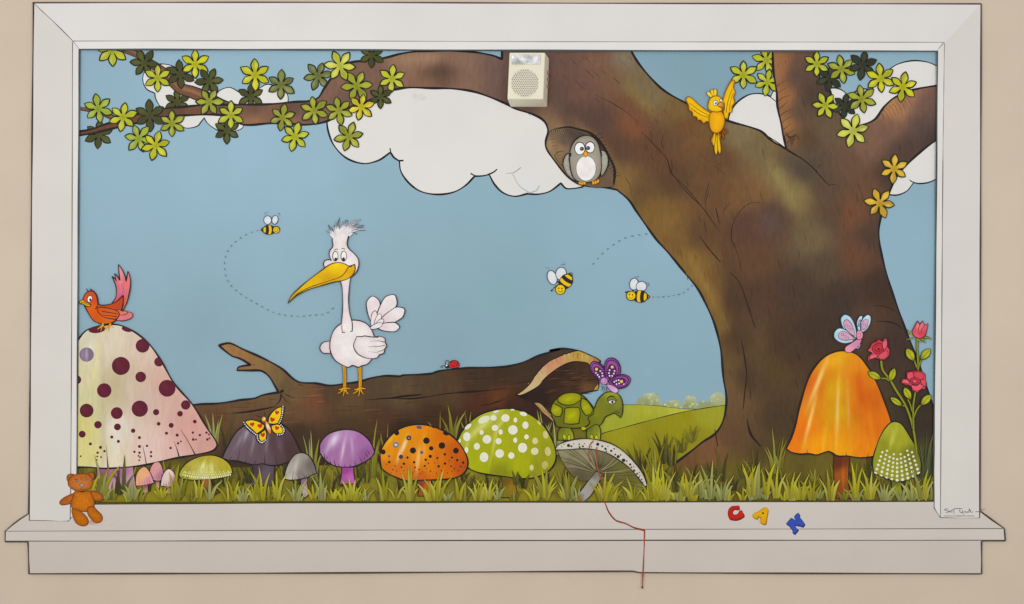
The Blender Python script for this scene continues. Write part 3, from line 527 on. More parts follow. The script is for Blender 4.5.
# 1: giant spotted
Z = lambda *v: P(70, 320, 3.18, *v)
t = thing('mushroom', 'giant pale pink mushroom with maroon spots, the red bird standing on top', 'mushroom', 122, 490)
s = Art(); s.fill(Z(85, 470, 's', 200, 460, 's', 205, 500, 212, 545, 's', 150, 552, 80, 545, 's'), G((100, 475, (150, 84, 120)), (120, 472, (168, 108, 146)), (128, 482, (196, 150, 172)), (110, 488, (206, 160, 176)), (125, 492, (190, 130, 160))), .6); s.build('stem', t, 'soft', label='pink-purple stem')
s = Art(); f = blobs(G((85, 345, (208, 202, 176)), (90, 400, (204, 198, 158)), (82, 430, (210, 200, 140)), (88, 455, (214, 206, 150)), (80, 380, (212, 204, 168)), (110, 340, (214, 202, 180)), (118, 390, (192, 176, 142)), (128, 392, (200, 182, 164)), (120, 430, (216, 206, 190)), (145, 345, (212, 188, 172)), (150, 400, (206, 178, 166)), (165, 390, (208, 166, 154)), (150, 450, (220, 192, 182)), (190, 430, (208, 158, 150)), (205, 448, (206, 154, 146)), (175, 460, (216, 178, 168)), (110, 465, (220, 208, 182)), p=3.6, e=40),
    (103, 410, 2.6, 60, 0, (176, 170, 140), .5), (90, 352, 2.2, 7, 0, (240, 240, 236), .9), (97, 360, 3, 30, 8, (222, 214, 160), .5), (115, 440, 5, 26, 0, (230, 226, 216), .45), (134, 420, 3, 40, -6, (220, 190, 178), .5))
cap = s.fill(Z(16, 78, 's', 50, 35, 100, 18, 150, 15, 200, 35, 250, 75, 290, 130, 330, 200, 390, 270, 440, 350, 468, 395, 455, 415, 400, 428, 330, 440, 230, 462, 120, 472, 60, 468, 16, 468, 's'), f, 1.6, step=2.2)
MR = (92, 28, 46)
for (x, y, r, *o) in ((162, 146, 29), (231, 82, 22), (225, 181, 17), (283, 133, 15), (309, 217, 27), (22, 190, 14), (109, 224, 23), (53, 288, 22), (149, 296, 19), (222, 282, 26), (274, 293, 10), (368, 270, 15), (350, 298, 9), (89, 333, 12), (151, 340, 11), (39, 363, 11), (201, 352, 7), (282, 330, 6), (322, 335, 8), (397, 323, 6),
                  (307, 360, 5), (341, 366, 5), (221, 374, 5), (133, 372, 5), (154, 386, 5), (65, 394, 5), (97, 405, 5), (391, 358, 4), (413, 366, 4), (392, 380, 4.5), (401, 380, 3), (344, 392, 4), (353, 386, 3), (434, 358, 4), (442, 364, 3), (437, 380, 4), (444, 376, 3), (221, 402, 5), (245, 400, 4), (320, 407, 4), (205, 419, 4), (221, 422, 4),
                  (110, 417, 4), (88, 422, 4), (87, 434, 3), (99, 436, 3), (85, 445, 3), (34, 433, 3), (258, 420, 4), (258, 433, 4), (218, 432, 3), (223, 436, 3), (220, 446, 3)):
    x, y, r = 70 + x / 3.18, 320 + y / 3.18, r / 3.18
    s.dot(x, y, r, col=(MR if r < 4 else blobs(MR, (x - r * .3, y - r * .2, r * .8, r * .3, 60, (116, 40, 60), .5))), clip=cap)
x, y = 70 + 53 / 3.18, 320 + 110 / 3.18; s.dot(x, y, 7.2, col=blobs((126, 104, 128), (x, y, 1.4, 7, 0, (200, 192, 206), .7), (x - 4, y, 1, 6, 0, (170, 156, 176), .6)))
s.dot(97, 329.5, 8.5, 3.6, -6, MR, clip=cap); s.dot(127, 329.2, 5.5, 2.6, 14, MR, clip=cap)
for l in (Z(115, 395, 118, 430, 121, 470), Z(231, 400, 238, 430, 243, 460), Z(330, 385, 340, 410, 348, 438), Z(352, 348, 375, 385, 398, 428)): s.line(l, 1.1, INK, (.2, 1.1))
s.build('cap', t, 'soft')
# 2-4 tiny pink ones
for pts, st, lab, cols in ((Z(252, 490, 's', 256, 470, 268, 454, 283, 452, 294, 470, 298, 500, 285, 512, 265, 508), Z(272, 508, 's', 286, 508, 's', 284, 545, 's', 274, 545, 's'), 'tiny pink mushroom standing behind two others like it', ((214, 150, 150), (176, 120, 140))),
                     (Z(208, 527, 's', 210, 495, 222, 474, 238, 467, 252, 480, 262, 500, 268, 518, 's', 250, 523, 225, 527), Z(230, 525, 's', 248, 524, 's', 248, 550, 's', 232, 550, 's'), 'tiny peach-pink mushroom, leftmost of the three small ones', ((226, 170, 130), (206, 140, 160))),
                     (Z(288, 527, 's', 293, 498, 303, 480, 315, 473, 328, 482, 338, 505, 342, 524, 's', 318, 531, 300, 529), Z(308, 529, 's', 322, 529, 's', 322, 552, 's', 308, 552, 's'), 'tiny pale pink mushroom, rightmost of the three small ones', ((226, 200, 196), (190, 130, 150)))):
    cx = sum(p[0] for p in pts) / len(pts); cy = sum(p[1] for p in pts) / len(pts)
    t = thing('small_mushroom', lab, 'mushroom', cx, 492, 'tiny pink mushrooms'); stem(t, st, G((cx, cy + 8, (140, 84, 96)), (cx, cy + 14, (190, 150, 120))), .5)
    s = Art(); s.fill(pts, G((cx - 4, cy, cols[0]), (cx + 5, cy + 3, cols[1]), (cx, cy - 5, cols[0])), .8)
    for k in range(5): s.line([(cx - 5 + k * 2.6, cy + 7), (cx - 5 + k * 2.4, cy + 2)], .45, (120, 70, 80), (1, .2))
    s.build('cap', t)
# 5 yellow-green small
t = thing('small_mushroom', 'small yellow-green mushroom with a whitish beaded rim', 'mushroom', 207, 495)
stem(t, Q(201, 479, 's', 211, 479, 's', 213, 486, 220, 492, 's', 214, 495, 207, 493, 202, 487), G((206, 481, (150, 92, 60)), (214, 492, (90, 62, 34))))
s = Art(); s.fill(Q(179, 474, 's', 182, 468, 188, 462, 196, 458, 204, 455.8, 213, 455.3, 221, 457.6, 227, 461.6, 231, 467, 232, 472, 229, 475.4, 221, 478, 212, 479.3, 203, 479.7, 192, 480, 184, 479, 180, 477), blobs(G((185, 474, (166, 160, 70)), (205, 458, (170, 156, 60)), (205, 470, (204, 198, 124)), (225, 465, (180, 160, 70)), (228, 473, (170, 166, 70)), (200, 478, (190, 188, 120))), (203, 466, 1.5, 7, 20, (232, 232, 190), .8), (212, 468, 1.3, 7, -10, (228, 228, 180), .7)), .9, step=1.4)
for k in range(23):
    x = 183 + k * 2.15; u = (x - 206) / 25; yy = 479 - 3.2 * u * u; s.dot(x, yy - 1.4, .7, 1.2, 0, (226, 224, 196))
    s.dot(x + .9, yy - 4.0, .6, .8, 0, (216, 214, 170))
    if k % 2: s.dot(x, yy - 6.6 + u * u * 2, .65, .8, 0, (214, 212, 160))
    if k % 3 == 0: s.line([(x, yy - 8), (x + (206 - x) * .14, yy - 13 + 3 * u * u)], .4, (110, 108, 40), (1, .2))
s.build('cap', t, 'soft')
# 6 mauve
Z = lambda *v: P(210, 400, 5.494, *v)
t = thing('mushroom', 'broad dark mauve-grey mushroom with the yellow butterfly on it', 'mushroom', 262, 488)
stem(t, Z(232, 340, 's', 362, 340, 's', 352, 400, 356, 470, 's', 220, 475, 's', 238, 410), G((255, 470, (70, 56, 68)), (265, 475, (98, 82, 96)), (272, 480, (84, 70, 80))))
s = Art(); s.fill(Z(68, 318, 's', 80, 285, 100, 250, 125, 205, 155, 165, 195, 138, 250, 120, 320, 114, 375, 125, 415, 145, 455, 195, 500, 285, 's', 480, 310, 440, 335, 400, 352, 360, 360, 320, 358, 290, 350, 240, 356, 190, 345, 150, 335, 100, 330), blobs(G((230, 450, (106, 88, 96)), (250, 430, (114, 96, 106)), (262, 455, (98, 78, 86)), (275, 440, (84, 62, 66)), (290, 450, (74, 52, 52)), (270, 425, (88, 68, 74))),
    (247, 433, 1.6, 9, 22, (178, 166, 182), .8), (240, 440, 1.6, 10, 30, (150, 138, 156), .6), (253, 445, 1.5, 10, 12, (158, 144, 160), .6), (267, 440, 1.6, 11, 3, (150, 138, 152), .7), (280, 445, 3, 12, -12, (104, 84, 96), .7)), 1.4, step=1.6)
for l in (Z(150, 335, 160, 300, 165, 260), Z(303, 352, 300, 320, 306, 290), Z(245, 355, 250, 330), Z(372, 358, 362, 330, 358, 305), Z(430, 338, 418, 320), Z(195, 345, 200, 325), Z(110, 325, 120, 310)): s.line(l, .9, (50, 38, 48), (1, .2))
s.build('cap', t, 'soft')
# 7 grey
t = thing('small_mushroom', 'small light grey mushroom with a ragged hem beside the mauve one', 'mushroom', 301, 498)
stem(t, Z(500, 425, 's', 535, 425, 's', 534, 460, 542, 515, 520, 540, 's', 500, 500), G((303, 480, (140, 100, 130)), (305, 490, (186, 160, 176)), (302, 495, (170, 160, 140))))
s = Art(); s.fill(Z(408, 434, 's', 415, 390, 430, 350, 462, 305, 500, 290, 540, 303, 572, 350, 586, 402, 's', 560, 412, 540, 424, 510, 432, 480, 438, 440, 440), blobs(G((290, 470, (172, 164, 156)), (300, 455, (156, 148, 138)), (312, 465, (112, 102, 98)), (300, 475, (128, 118, 112)), (293, 478, (188, 182, 172))), (296, 466, 2, 8, 12, (204, 198, 190), .7)), 1.1)
for l in (Z(455, 438, 455, 415, 462, 390), Z(520, 430, 515, 405), Z(545, 420, 540, 400), Z(568, 410, 560, 390), Z(530, 428, 530, 410), Z(490, 436, 485, 420)): s.line(l, .8, (50, 44, 44), (1, .2))
s.build('cap', t, 'soft')
# 8 lilac
t = thing('mushroom', 'plain lilac domed mushroom with short dark slits along its hem', 'mushroom', 348, 485)
stem(t, P(170, 390, 4.876, 838, 368, 's', 895, 368, 's', 897, 410, 906, 458, 's', 828, 458, 's', 836, 415), G((345, 470, (150, 62, 140)), (350, 478, (190, 96, 176)), (346, 482, (160, 90, 140))))
s = Art(); s.fill(P(170, 390, 4.876, 730, 306, 's', 733, 262, 770, 217, 825, 196, 880, 194, 930, 210, 975, 250, 998, 300, 's', 985, 325, 950, 350, 900, 372, 850, 376, 800, 369, 755, 340), blobs(G((325, 450, (154, 104, 156)), (348, 435, (176, 130, 178)), (362, 440, (162, 104, 160)), (350, 450, (166, 116, 162)), (366, 455, (144, 88, 142)), (335, 460, (164, 110, 160))),
    (334, 440, 4, 8, 30, (232, 220, 232), .85), (343, 450, 1.4, 12, 10, (222, 204, 226), .8), (352, 446, 1.3, 10, -5, (206, 176, 216), .6), (328, 448, 2, 8, 25, (200, 172, 212), .6)), 1.2, step=1.4)
for l in (Z(690, 360, 685, 345, 682, 325), Z(710, 364, 706, 350), Z(665, 348, 655, 330), Z(630, 322, 628, 290), Z(640, 325, 645, 310), Z(740, 368, 742, 350), Z(800, 358, 795, 330), Z(835, 340, 822, 315), Z(850, 328, 845, 305), Z(865, 310, 850, 290), Z(770, 365, 770, 350), Z(875, 295, 862, 275)): s.line(l, .9, (60, 30, 66), (1, .2))
s.build('cap', t, 'soft')
# 10 green spotted (drawn before the orange one, which overlaps it)
Z = lambda *v: P(450, 395, 4.876, *v)
t = thing('mushroom', 'lime green mushroom with cream white spots below the log hollow', 'mushroom', 508, 497)
stem(t, Z(248, 385, 's', 322, 385, 's', 320, 430, 330, 500, 's', 245, 500, 's', 255, 440), G((505, 480, (110, 84, 34)), (512, 490, (140, 110, 40)), (508, 496, (120, 112, 40))))
s = Art(); f = blobs(G((465, 430, (158, 170, 62)), (490, 412, (168, 176, 76)), (515, 412, (156, 166, 46)), (540, 430, (150, 158, 44)), (552, 455, (146, 150, 50)), (500, 450, (158, 170, 44)), (520, 465, (160, 170, 40)), (480, 465, (158, 172, 42)), (540, 470, (142, 146, 46)), (500, 474, (128, 136, 40))),
    (480, 428, 3, 16, 48, (214, 218, 168), .7), (495, 440, 1.2, 22, 12, (204, 212, 150), .75), (500, 425, 1.2, 12, 32, (208, 214, 160), .6), (467, 445, 1.5, 10, 10, (196, 206, 150), .6), (489, 418, 2, 12, 60, (206, 212, 160), .6))
cap = s.fill(Z(36, 222, 's', 60, 175, 100, 130, 160, 90, 230, 70, 290, 67, 360, 80, 420, 115, 465, 160, 495, 210, 513, 260, 516, 310, 500, 350, 460, 385, 400, 405, 340, 408, 270, 398, 200, 390, 130, 375, 85, 350, 60, 290, 's'), f, 1.4, step=1.8)
WS = (222, 222, 204); TN = (200, 190, 140)
for (x, y, rx, ry, ro, c) in ((165, 120, 30, 16, -25, (216, 218, 186)), (213, 112, 15, 13, 0, WS), (270, 112, 20, 19, 0, WS), (319, 122, 9, 12, 0, WS), (358, 92, 18, 10, 15, WS), (368, 147, 15, 18, 0, WS), (219, 160, 16, 15, 0, WS), (307, 170, 23, 23, 0, WS), (154, 182, 10, 12, 0, WS), (82, 203, 18, 22, 0, WS), (88, 154, 20, 9, -40, WS),
                         (180, 216, 21, 21, 0, WS), (247, 180, 10, 13, 0, WS), (237, 225, 15, 15, 0, WS), (318, 220, 10, 13, 0, WS), (373, 204, 11, 12, 0, WS), (131, 250, 15, 17, 0, WS), (466, 194, 13, 19, -15, TN), (415, 224, 14, 16, 0, (206, 200, 150)), (354, 257, 22, 24, 0, WS), (413, 274, 18, 18, 0, (212, 208, 170)), (477, 275, 15, 22, -8, TN), (242, 285, 21, 21, 0, WS),
                         (299, 295, 15, 16, 0, WS), (166, 303, 21, 24, 0, WS), (463, 342, 16, 20, 0, (184, 178, 110)), (398, 354, 10, 14, 0, (206, 202, 150)), (80, 268, 9, 14, 0, WS), (435, 135, 7, 13, -35, TN), (225, 80, 14, 5, -14, WS), (46, 225, 6, 12, 20, WS), (305, 72, 10, 4, 0, WS)):
    s.dot(450 + x / 4.876, 395 + y / 4.876, rx / 4.876, ry / 4.876, ro, c, clip=cap)
s.build('cap', t, 'soft')
# 9 orange spotted
Z = lambda *v: P(360, 400, 5.493, *v)
t = thing('mushroom', 'orange domed mushroom with many black spots', 'mushroom', 424, 496)
stem(t, Z(310, 430, 's', 394, 430, 's', 392, 470, 402, 525, 's', 318, 528, 's', 322, 480), G((420, 484, (128, 54, 40)), (428, 486, (190, 92, 56)), (424, 494, (150, 84, 44))))
s = Art(); f = blobs(G((385, 455, (222, 142, 34)), (400, 432, (218, 144, 36)), (420, 428, (222, 132, 20)), (445, 432, (206, 108, 16)), (460, 450, (190, 88, 22)), (464, 468, (180, 78, 26)), (420, 455, (226, 140, 40)), (430, 465, (214, 120, 26)), (445, 475, (206, 104, 20)), (400, 472, (206, 112, 40)), (385, 466, (206, 112, 30)), (420, 478, (200, 92, 30))),
    (404, 446, 10, 1.8, 112, (240, 216, 196), .9), (399, 455, 8, 1.4, 108, (236, 206, 176), .75), (418, 460, 14, 1.7, 96, (238, 200, 156), .8), (424, 448, 1.8, 13, 0, (236, 170, 90), .6), (390, 440, 2, 8, 38, (236, 190, 90), .6), (437, 462, 2, 12, -10, (196, 96, 20), .5))
cap = s.fill(Z(113, 350, 's', 113, 285, 145, 222, 200, 170, 270, 140, 340, 134, 410, 150, 480, 180, 530, 220, 570, 275, 592, 330, 588, 375, 560, 410, 510, 430, 430, 438, 340, 440, 260, 445, 200, 425, 150, 400, 118, 375), f, 1.5, step=1.5)
BK = (36, 28, 28); BL = (92, 88, 106)
for (x, y, r, *o) in ((202, 180, 14), (325, 150, 16, BL, .6), (268, 208, 14, (64, 58, 66)), (365, 223, 18), (197, 246, 17, (120, 120, 126)), (127, 285, 14), (291, 277, 17), (391, 265, 12), (450, 250, 18), (474, 182, 18, BK, .7), (527, 278, 16), (339, 288, 9, BL), (225, 312, 12, (60, 56, 68)), (261, 316, 7), (386, 309, 9), (160, 309, 7, BL), (466, 298, 7), (425, 318, 6), (505, 316, 6), (361, 328, 7),
                  (534, 330, 7), (161, 341, 7), (241, 350, 7), (297, 342, 7), (567, 344, 7), (467, 349, 7), (375, 347, 4), (355, 362, 6), (432, 364, 7), (500, 364, 5), (302, 370, 5), (228, 369, 5), (192, 362, 4), (325, 382, 4), (180, 382, 4), (365, 378, 3), (553, 365, 4), (518, 378, 4), (448, 388, 4), (240, 387, 3), (345, 395, 3), (290, 400, 3), (387, 390, 4), (200, 390, 3), (405, 150, 9, BK, .5),
                  (410, 345, 3), (490, 332, 3), (540, 388, 3), (480, 400, 3), (420, 402, 3), (330, 405, 3), (265, 380, 3), (300, 392, 2.5), (145, 352, 3), (172, 398, 2.5), (225, 405, 2.5), (575, 368, 3), (505, 392, 3)):
    s.dot(360 + x / 5.493, 400 + y / 5.493, r / 5.493, r / 5.493 * (o[1] if len(o) > 1 else 1), 10, o[0] if o else BK, clip=cap)
x, y = 360 + 197 / 5.493, 400 + 246 / 5.493; s.dot(x, y, 1.6, 1.0, 20, (200, 206, 210)); s.dot(360 + 268 / 5.493, 400 + 208 / 5.493, 1.0, .8, col=(150, 148, 156))
s.build('cap', t, 'soft')

# ------------------------------------------------------------------ turtle (in front of the log, behind the pale mushroom)
Z = lambda *v: P(540, 345, 6.04, *v)
t = thing('turtle', 'green turtle looking right with a sleepy face, behind the pale gilled mushroom', 'turtle', 575, 440)
DG = (88, 106, 40); LG2 = (150, 166, 46); OG = (34, 40, 20)
for pts in (Z(108, 575, 's', 112, 515, 140, 496, 180, 500, 200, 535, 205, 575, 's'), Z(285, 575, 's', 283, 520, 305, 482, 345, 478, 366, 515, 362, 575, 's')):
    s = Art(); cx = pts[2][0] + 4; s.fill(pts, G((cx - 4, 430, (96, 112, 44)), (cx, 432, (120, 136, 56)), (cx + 3, 437, (160, 168, 50)), (cx - 3, 438, (110, 126, 44))), .9, OG)
    s.petal(cx - 2, 440, cx - 3.5, 434, 3.4, (176, 180, 60), .5, OG); s.petal(cx + 2, 441, cx + 1.8, 434.5, 3.6, (182, 184, 60), .5, OG); s.build('leg', t, 'soft')
s = Art(); pts = Z(255, 470, 's', 300, 410, 328, 385, 340, 350, 362, 315, 395, 288, 430, 283, 470, 295, 492, 325, 500, 370, 498, 410, 488, 440, 's', 470, 425, 450, 412, 420, 422, 395, 435, 375, 470, 360, 485, 335, 480, 300, 500, 260, 520, 's')
s.fill(pts, blobs(G((600, 400, (112, 122, 50)), (610, 397, (134, 144, 58)), (618, 405, (118, 128, 52)), (598, 412, (118, 126, 44)), (590, 420, (108, 114, 36)), (620, 412, (98, 106, 46)), (610, 408, (108, 118, 46))), (611, 394.5, 8, 2, 0, (150, 168, 76), .6)), 1.0, OG)
s.dot(540 + 434 / 6.04, 345 + 340 / 6.04, 3.6, 2.6, 0, (214, 216, 210), .7); s.dot(540 + 437 / 6.04, 345 + 344 / 6.04, 1.3, col=(24, 24, 20))
s.fill(Z(408, 338, 's', 412, 318, 432, 312, 456, 322, 462, 338, 's', 435, 332), (112, 130, 54), .7, OG); s.line(Z(405, 325, 425, 308, 450, 310), .7, OG)
s.line(Z(440, 410, 460, 402, 480, 412), .6, OG); s.build('head', t, 'soft', label='olive green head and neck with one half-closed eye')
s = Art(); sf = G((555, 400, (110, 118, 38)), (575, 405, (106, 114, 38)), (590, 415, (104, 112, 36)), (560, 425, (98, 102, 38)), (580, 428, (108, 122, 38)))
s.fill(Z(66, 405, 's', 68, 372, 95, 330, 140, 297, 195, 286, 245, 297, 285, 332, 322, 382, 322, 415, 290, 440, 300, 470, 270, 495, 200, 502, 150, 498, 100, 490, 88, 460, 72, 430), sf, 1.1, OG)
for q in (Z(106, 322, 's', 140, 297, 195, 287, 243, 300, 248, 330, 's', 205, 358, 150, 362, 112, 345), Z(78, 352, 's', 105, 362, 132, 378, 's', 135, 405, 122, 432, 's', 88, 428, 66, 400, 70, 372), Z(150, 382, 's', 190, 376, 236, 379, 's', 243, 410, 235, 474, 's', 190, 478, 144, 474, 's', 146, 430), Z(252, 320, 's', 285, 336, 320, 388, 's', 305, 418, 275, 425, 's', 252, 390, 245, 355)):
    cx = sum(p[0] for p in q) / len(q); cy = sum(p[1] for p in q) / len(q)
    s.fill(q, blobs(rimmed(q, (158, 158, 30), (120, 122, 26), 1.8), (cx, cy, 4, 2, -30, (176, 186, 56), .6)), .9, OG)
s.dot(583.5, 428.5, 2.2, 1.6, 0, (176, 178, 40)); s.build('shell', t, 'soft')
# pale gilled mushroom
Z = lambda *v: P(450, 395, 4.876, *v)
t = thing('mushroom', 'pale white-rimmed mushroom seen from below with dark gills', 'mushroom', 585, 500)
s = Art()
UN = Z(522, 268, 's', 580, 262, 640, 258, 700, 262, 760, 276, 820, 310, 880, 356, 920, 405, 950, 448, 's', 935, 468, 900, 490, 870, 482, 845, 500, 800, 478, 760, 470, 735, 420, 700, 402, 660, 420, 610, 405, 575, 365, 545, 320)
uf = G((570, 462, (118, 110, 82)), (585, 455, (140, 132, 106)), (600, 458, (120, 112, 84)), (598, 472, (96, 88, 62)), (615, 470, (110, 104, 60)), (630, 485, (98, 94, 48)), (620, 492, (104, 104, 44)), (565, 455, (136, 130, 100)), (580, 475, (90, 82, 60)), (640, 488, (120, 118, 60)))
s.fill(UN, uf, .6, (60, 56, 36))
for k in range(44):
    an = math.radians(-172 + k * 5.0); x1, y1 = 598, 473; r0 = 5
    ex, ey = x1, y1; pl = [q[:2] for q in UN]; r = 5.0
    while r < 70 and inside(pl, [x1 + r * math.cos(an)], [y1 + r * math.sin(an)])[0]: r += 1
    if r > 8: s.line([(x1 + 5 * math.cos(an), y1 + 5 * math.sin(an)), (x1 + r * .6 * math.cos(an + .05), y1 + r * .6 * math.sin(an + .05)), (x1 + (r - 1) * math.cos(an), y1 + (r - 1) * math.sin(an))], .7, random.choice([(72, 64, 42), (88, 80, 54), (154, 146, 116), (66, 58, 38)]), (1, .5))
s.build('gills', t, 'paint', label='dark brown-grey gills')
s = Art()
BD = Z(512, 268, 's', 525, 245, 555, 230, 600, 218, 650, 213, 710, 217, 780, 235, 840, 270, 900, 328, 940, 385, 962, 440, 's', 950, 448, 's', 920, 408, 880, 360, 820, 315, 760, 281, 700, 266, 640, 262, 580, 266)
cap = s.fill(BD, rimmed(BD, (208, 202, 188), (180, 172, 154), 1.6), 1.1)
for (x, y, r) in ((556, 240, 3), (578, 246, 8), (592, 250, 5), (604, 238, 3), (630, 240, 4), (632, 254, 5), (648, 250, 5), (655, 236, 3), (720, 240, 8), (716, 258, 4), (742, 250, 5), (758, 262, 6), (762, 274, 4), (786, 272, 6), (800, 262, 4), (806, 290, 5), (820, 300, 8), (846, 318, 9), (832, 292, 4), (862, 322, 4), (878, 338, 6), (884, 352, 4), (898, 368, 6), (896, 350, 3), (912, 384, 5), (922, 378, 3), (922, 400, 4), (934, 412, 4), (940, 424, 3), (926, 392, 3), (770, 250, 3), (690, 232, 3), (690, 252, 3), (545, 252, 3)):
    s.dot(450 + x / 4.876, 395 + y / 4.876, r / 4.876, col=(46, 42, 44), clip=cap)
s.build('cap', t, 'paint', label='white cap rim with small black specks')
s = Art(); s.fill(Z(712, 372, 's', 738, 384, 736, 405, 715, 440, 690, 485, 660, 515, 640, 525, 's', 606, 522, 's', 620, 490, 650, 450, 685, 405), G((594, 475, (120, 114, 104)), (592, 482, (158, 154, 148)), (586, 495, (160, 156, 152)), (580, 500, (130, 126, 120)), (600, 478, (140, 134, 118))), .8); s.build('stem', t, 'soft', label='grey slanting stem')

# big orange and small green, at the tree
Z = lambda *v: P(770, 340, 3.553, *v)
t = thing('mushroom', 'tall glowing orange bell mushroom in front of the trunk', 'mushroom', 842, 498)
stem(t, Z(228, 400, 's', 284, 400, 's', 280, 450, 278, 510, 292, 562, 's', 236, 562, 's', 226, 480), blobs(G((838, 462, (96, 44, 22)), (844, 475, (160, 82, 30)), (840, 490, (136, 66, 28)), (848, 495, (120, 80, 34))), (843, 478, 1.2, 14, 0, (196, 112, 40), .6)))
s = Art(); f = blobs(G((840, 353, (222, 158, 34)), (825, 362, (222, 136, 30)), (812, 385, (214, 102, 26)), (800, 430, (226, 112, 20)), (790, 448, (230, 120, 20)), (835, 390, (212, 156, 24)), (842, 412, (210, 156, 20)), (856, 410, (210, 110, 16)), (860, 380, (214, 116, 24)), (870, 400, (206, 98, 16)), (880, 430, (218, 108, 18)), (865, 450, (230, 130, 24)), (840, 452, (234, 156, 26)), (815, 445, (236, 150, 30)), (855, 365, (222, 136, 36))),
    (818, 382, 2.2, 28, 22, (242, 206, 140), .9), (810, 420, 1.8, 26, 14, (246, 214, 156), .85), (806, 400, 1.5, 20, 20, (226, 140, 110), .4), (837.5, 410, 1.6, 36, 2, (236, 196, 140), .9), (830, 410, 2, 36, 8, (206, 150, 30), .6), (848, 405, 1.4, 30, -3, (222, 156, 100), .85), (852, 425, 1.4, 26, -4, (206, 140, 40), .5), (861, 390, 5, 16, -12, (206, 84, 18), .7), (824, 440, 2, 18, 8, (240, 180, 60), .6), (872, 430, 2, 22, -10, (232, 140, 40), .5), (833, 362, 8, 6, 0, (238, 186, 70), .5))
s.fill(Z(58, 386, 's', 75, 350, 92, 300, 105, 240, 125, 170, 150, 110, 195, 60, 250, 38, 305, 50, 345, 92, 375, 145, 405, 215, 428, 285, 440, 340, 's', 400, 400, 365, 414, 320, 418, 275, 412, 240, 412, 210, 396, 190, 400, 165, 408, 140, 404, 105, 405, 75, 398), f, 1.4, step=1.8)
for l in (Z(130, 405, 134, 388), Z(272, 412, 268, 396), Z(222, 408, 226, 396), Z(345, 416, 350, 400)): s.line(l, .9, (70, 30, 10), (1, .2))
s.build('cap', t, 'soft')
t = thing('small_mushroom', 'small olive green pointed mushroom with rows of white dots', 'mushroom', 897, 498)
stem(t, Z(428, 490, 's', 468, 490, 's', 466, 520, 474, 550, 's', 426, 550, 's', 432, 520), G((895, 482, (96, 100, 40)), (898, 490, (140, 148, 56))))
s = Art(); cap = s.fill(Z(368, 472, 's', 364, 430, 375, 385, 395, 335, 420, 300, 440, 290, 465, 298, 495, 340, 520, 385, 536, 432, 536, 470, 's', 505, 490, 460, 503, 410, 490), blobs(G((885, 450, (140, 144, 48)), (893, 428, (168, 168, 66)), (900, 440, (160, 160, 60)), (912, 455, (112, 116, 46)), (915, 470, (118, 122, 50)), (895, 470, (150, 150, 56)), (880, 470, (146, 150, 60)), (897, 478, (140, 142, 56))), (892, 440, 2, 9, 14, (200, 200, 120), .7)), 1.1)
for k in range(9):
    u = (k - 4) / 4
    for j in range(7):
        yy = 450 + j * 4.2 + (1 - u * u) * 5 - abs(u) * 2; x = 897 + u * (13.5 + j * 1.35)
        if inside(cap, [x], [yy])[0] and not (k % 2 == 0 and j == 0): s.dot(x, yy, 1.1 + .07 * j, col=(222, 222, 200), clip=cap)
s.build('cap', t, 'soft')

# ------------------------------------------------------------------ roses
t = thing('rose_plant', 'climbing rose plant with two red blooms and a bud beside the orange mushroom', 'rose', 918, 470)
Z = lambda *v: P(860, 310, 5.04, *v)
s = Art(); GS = (128, 140, 44)
for l, w in ((Z(106, 250, 113, 300, 148, 348, 180, 402, 228, 480, 258, 560, 275, 640, 285, 720), 1.9), (Z(288, 140, 288, 200, 292, 260, 292, 310), 1.7), (Z(278, 415, 268, 480, 268, 560, 270, 610), 1.5), (Z(325, 462, 290, 495, 270, 540), 1.3), (Z(272, 250, 282, 280, 292, 300), 1.2), (Z(308, 252, 298, 275, 292, 300), 1.2), (Z(105, 345, 128, 345, 150, 358), 1.2), (Z(240, 450, 252, 475, 262, 510), 1.1), (Z(205, 478, 225, 485), 1.1)):
    s.line(l, w + 1.0, (44, 48, 24), wob=.05); s.line(l, w, GS, wob=.05)
s.build('stem', t, 'paint', label='thin green stems')
for (bx, by, tx, ty, w) in ((108, 347, 38, 313, 36), (150, 362, 174, 292, 34), (272, 258, 234, 194, 40), (304, 252, 354, 196, 38), (256, 452, 222, 390, 36), (215, 484, 152, 440, 30), (305, 480, 356, 428, 38)):
    s = Art(); q = P(860, 310, 5.04, bx, by, tx, ty); (x0, y0_, _), (x1, y1, _) = q
    s.petal(x0, y0_, x1, y1, w / 5.04, G((x0, y0_, (130, 140, 40)), (x1, y1, (158, 164, 60)), ((x0 + x1) / 2 + 1.5, (y0_ + y1) / 2, (178, 178, 56))), .8, (40, 46, 22))
    s.line([(x0, y0_), (x0 + (x1 - x0) * .85, y0_ + (y1 - y0_) * .85)], .5, (80, 90, 34)); s.build('leaf', t)
def bloom(out, inner, cx, cy, lab):
    s = Art(); s.fill(out, blobs(G((cx, cy, (176, 36, 50)), (cx - 6, cy + 2, (214, 84, 100)), (cx + 5, cy - 5, (216, 74, 88)), (cx + 4, cy + 6, (208, 70, 86)), (cx, cy - 6, (190, 44, 58)))), .8, (70, 16, 24))
    for pts, c in inner: s.fill(pts, c, .6, (80, 14, 24))
    s.build('flower', t, label=lab)
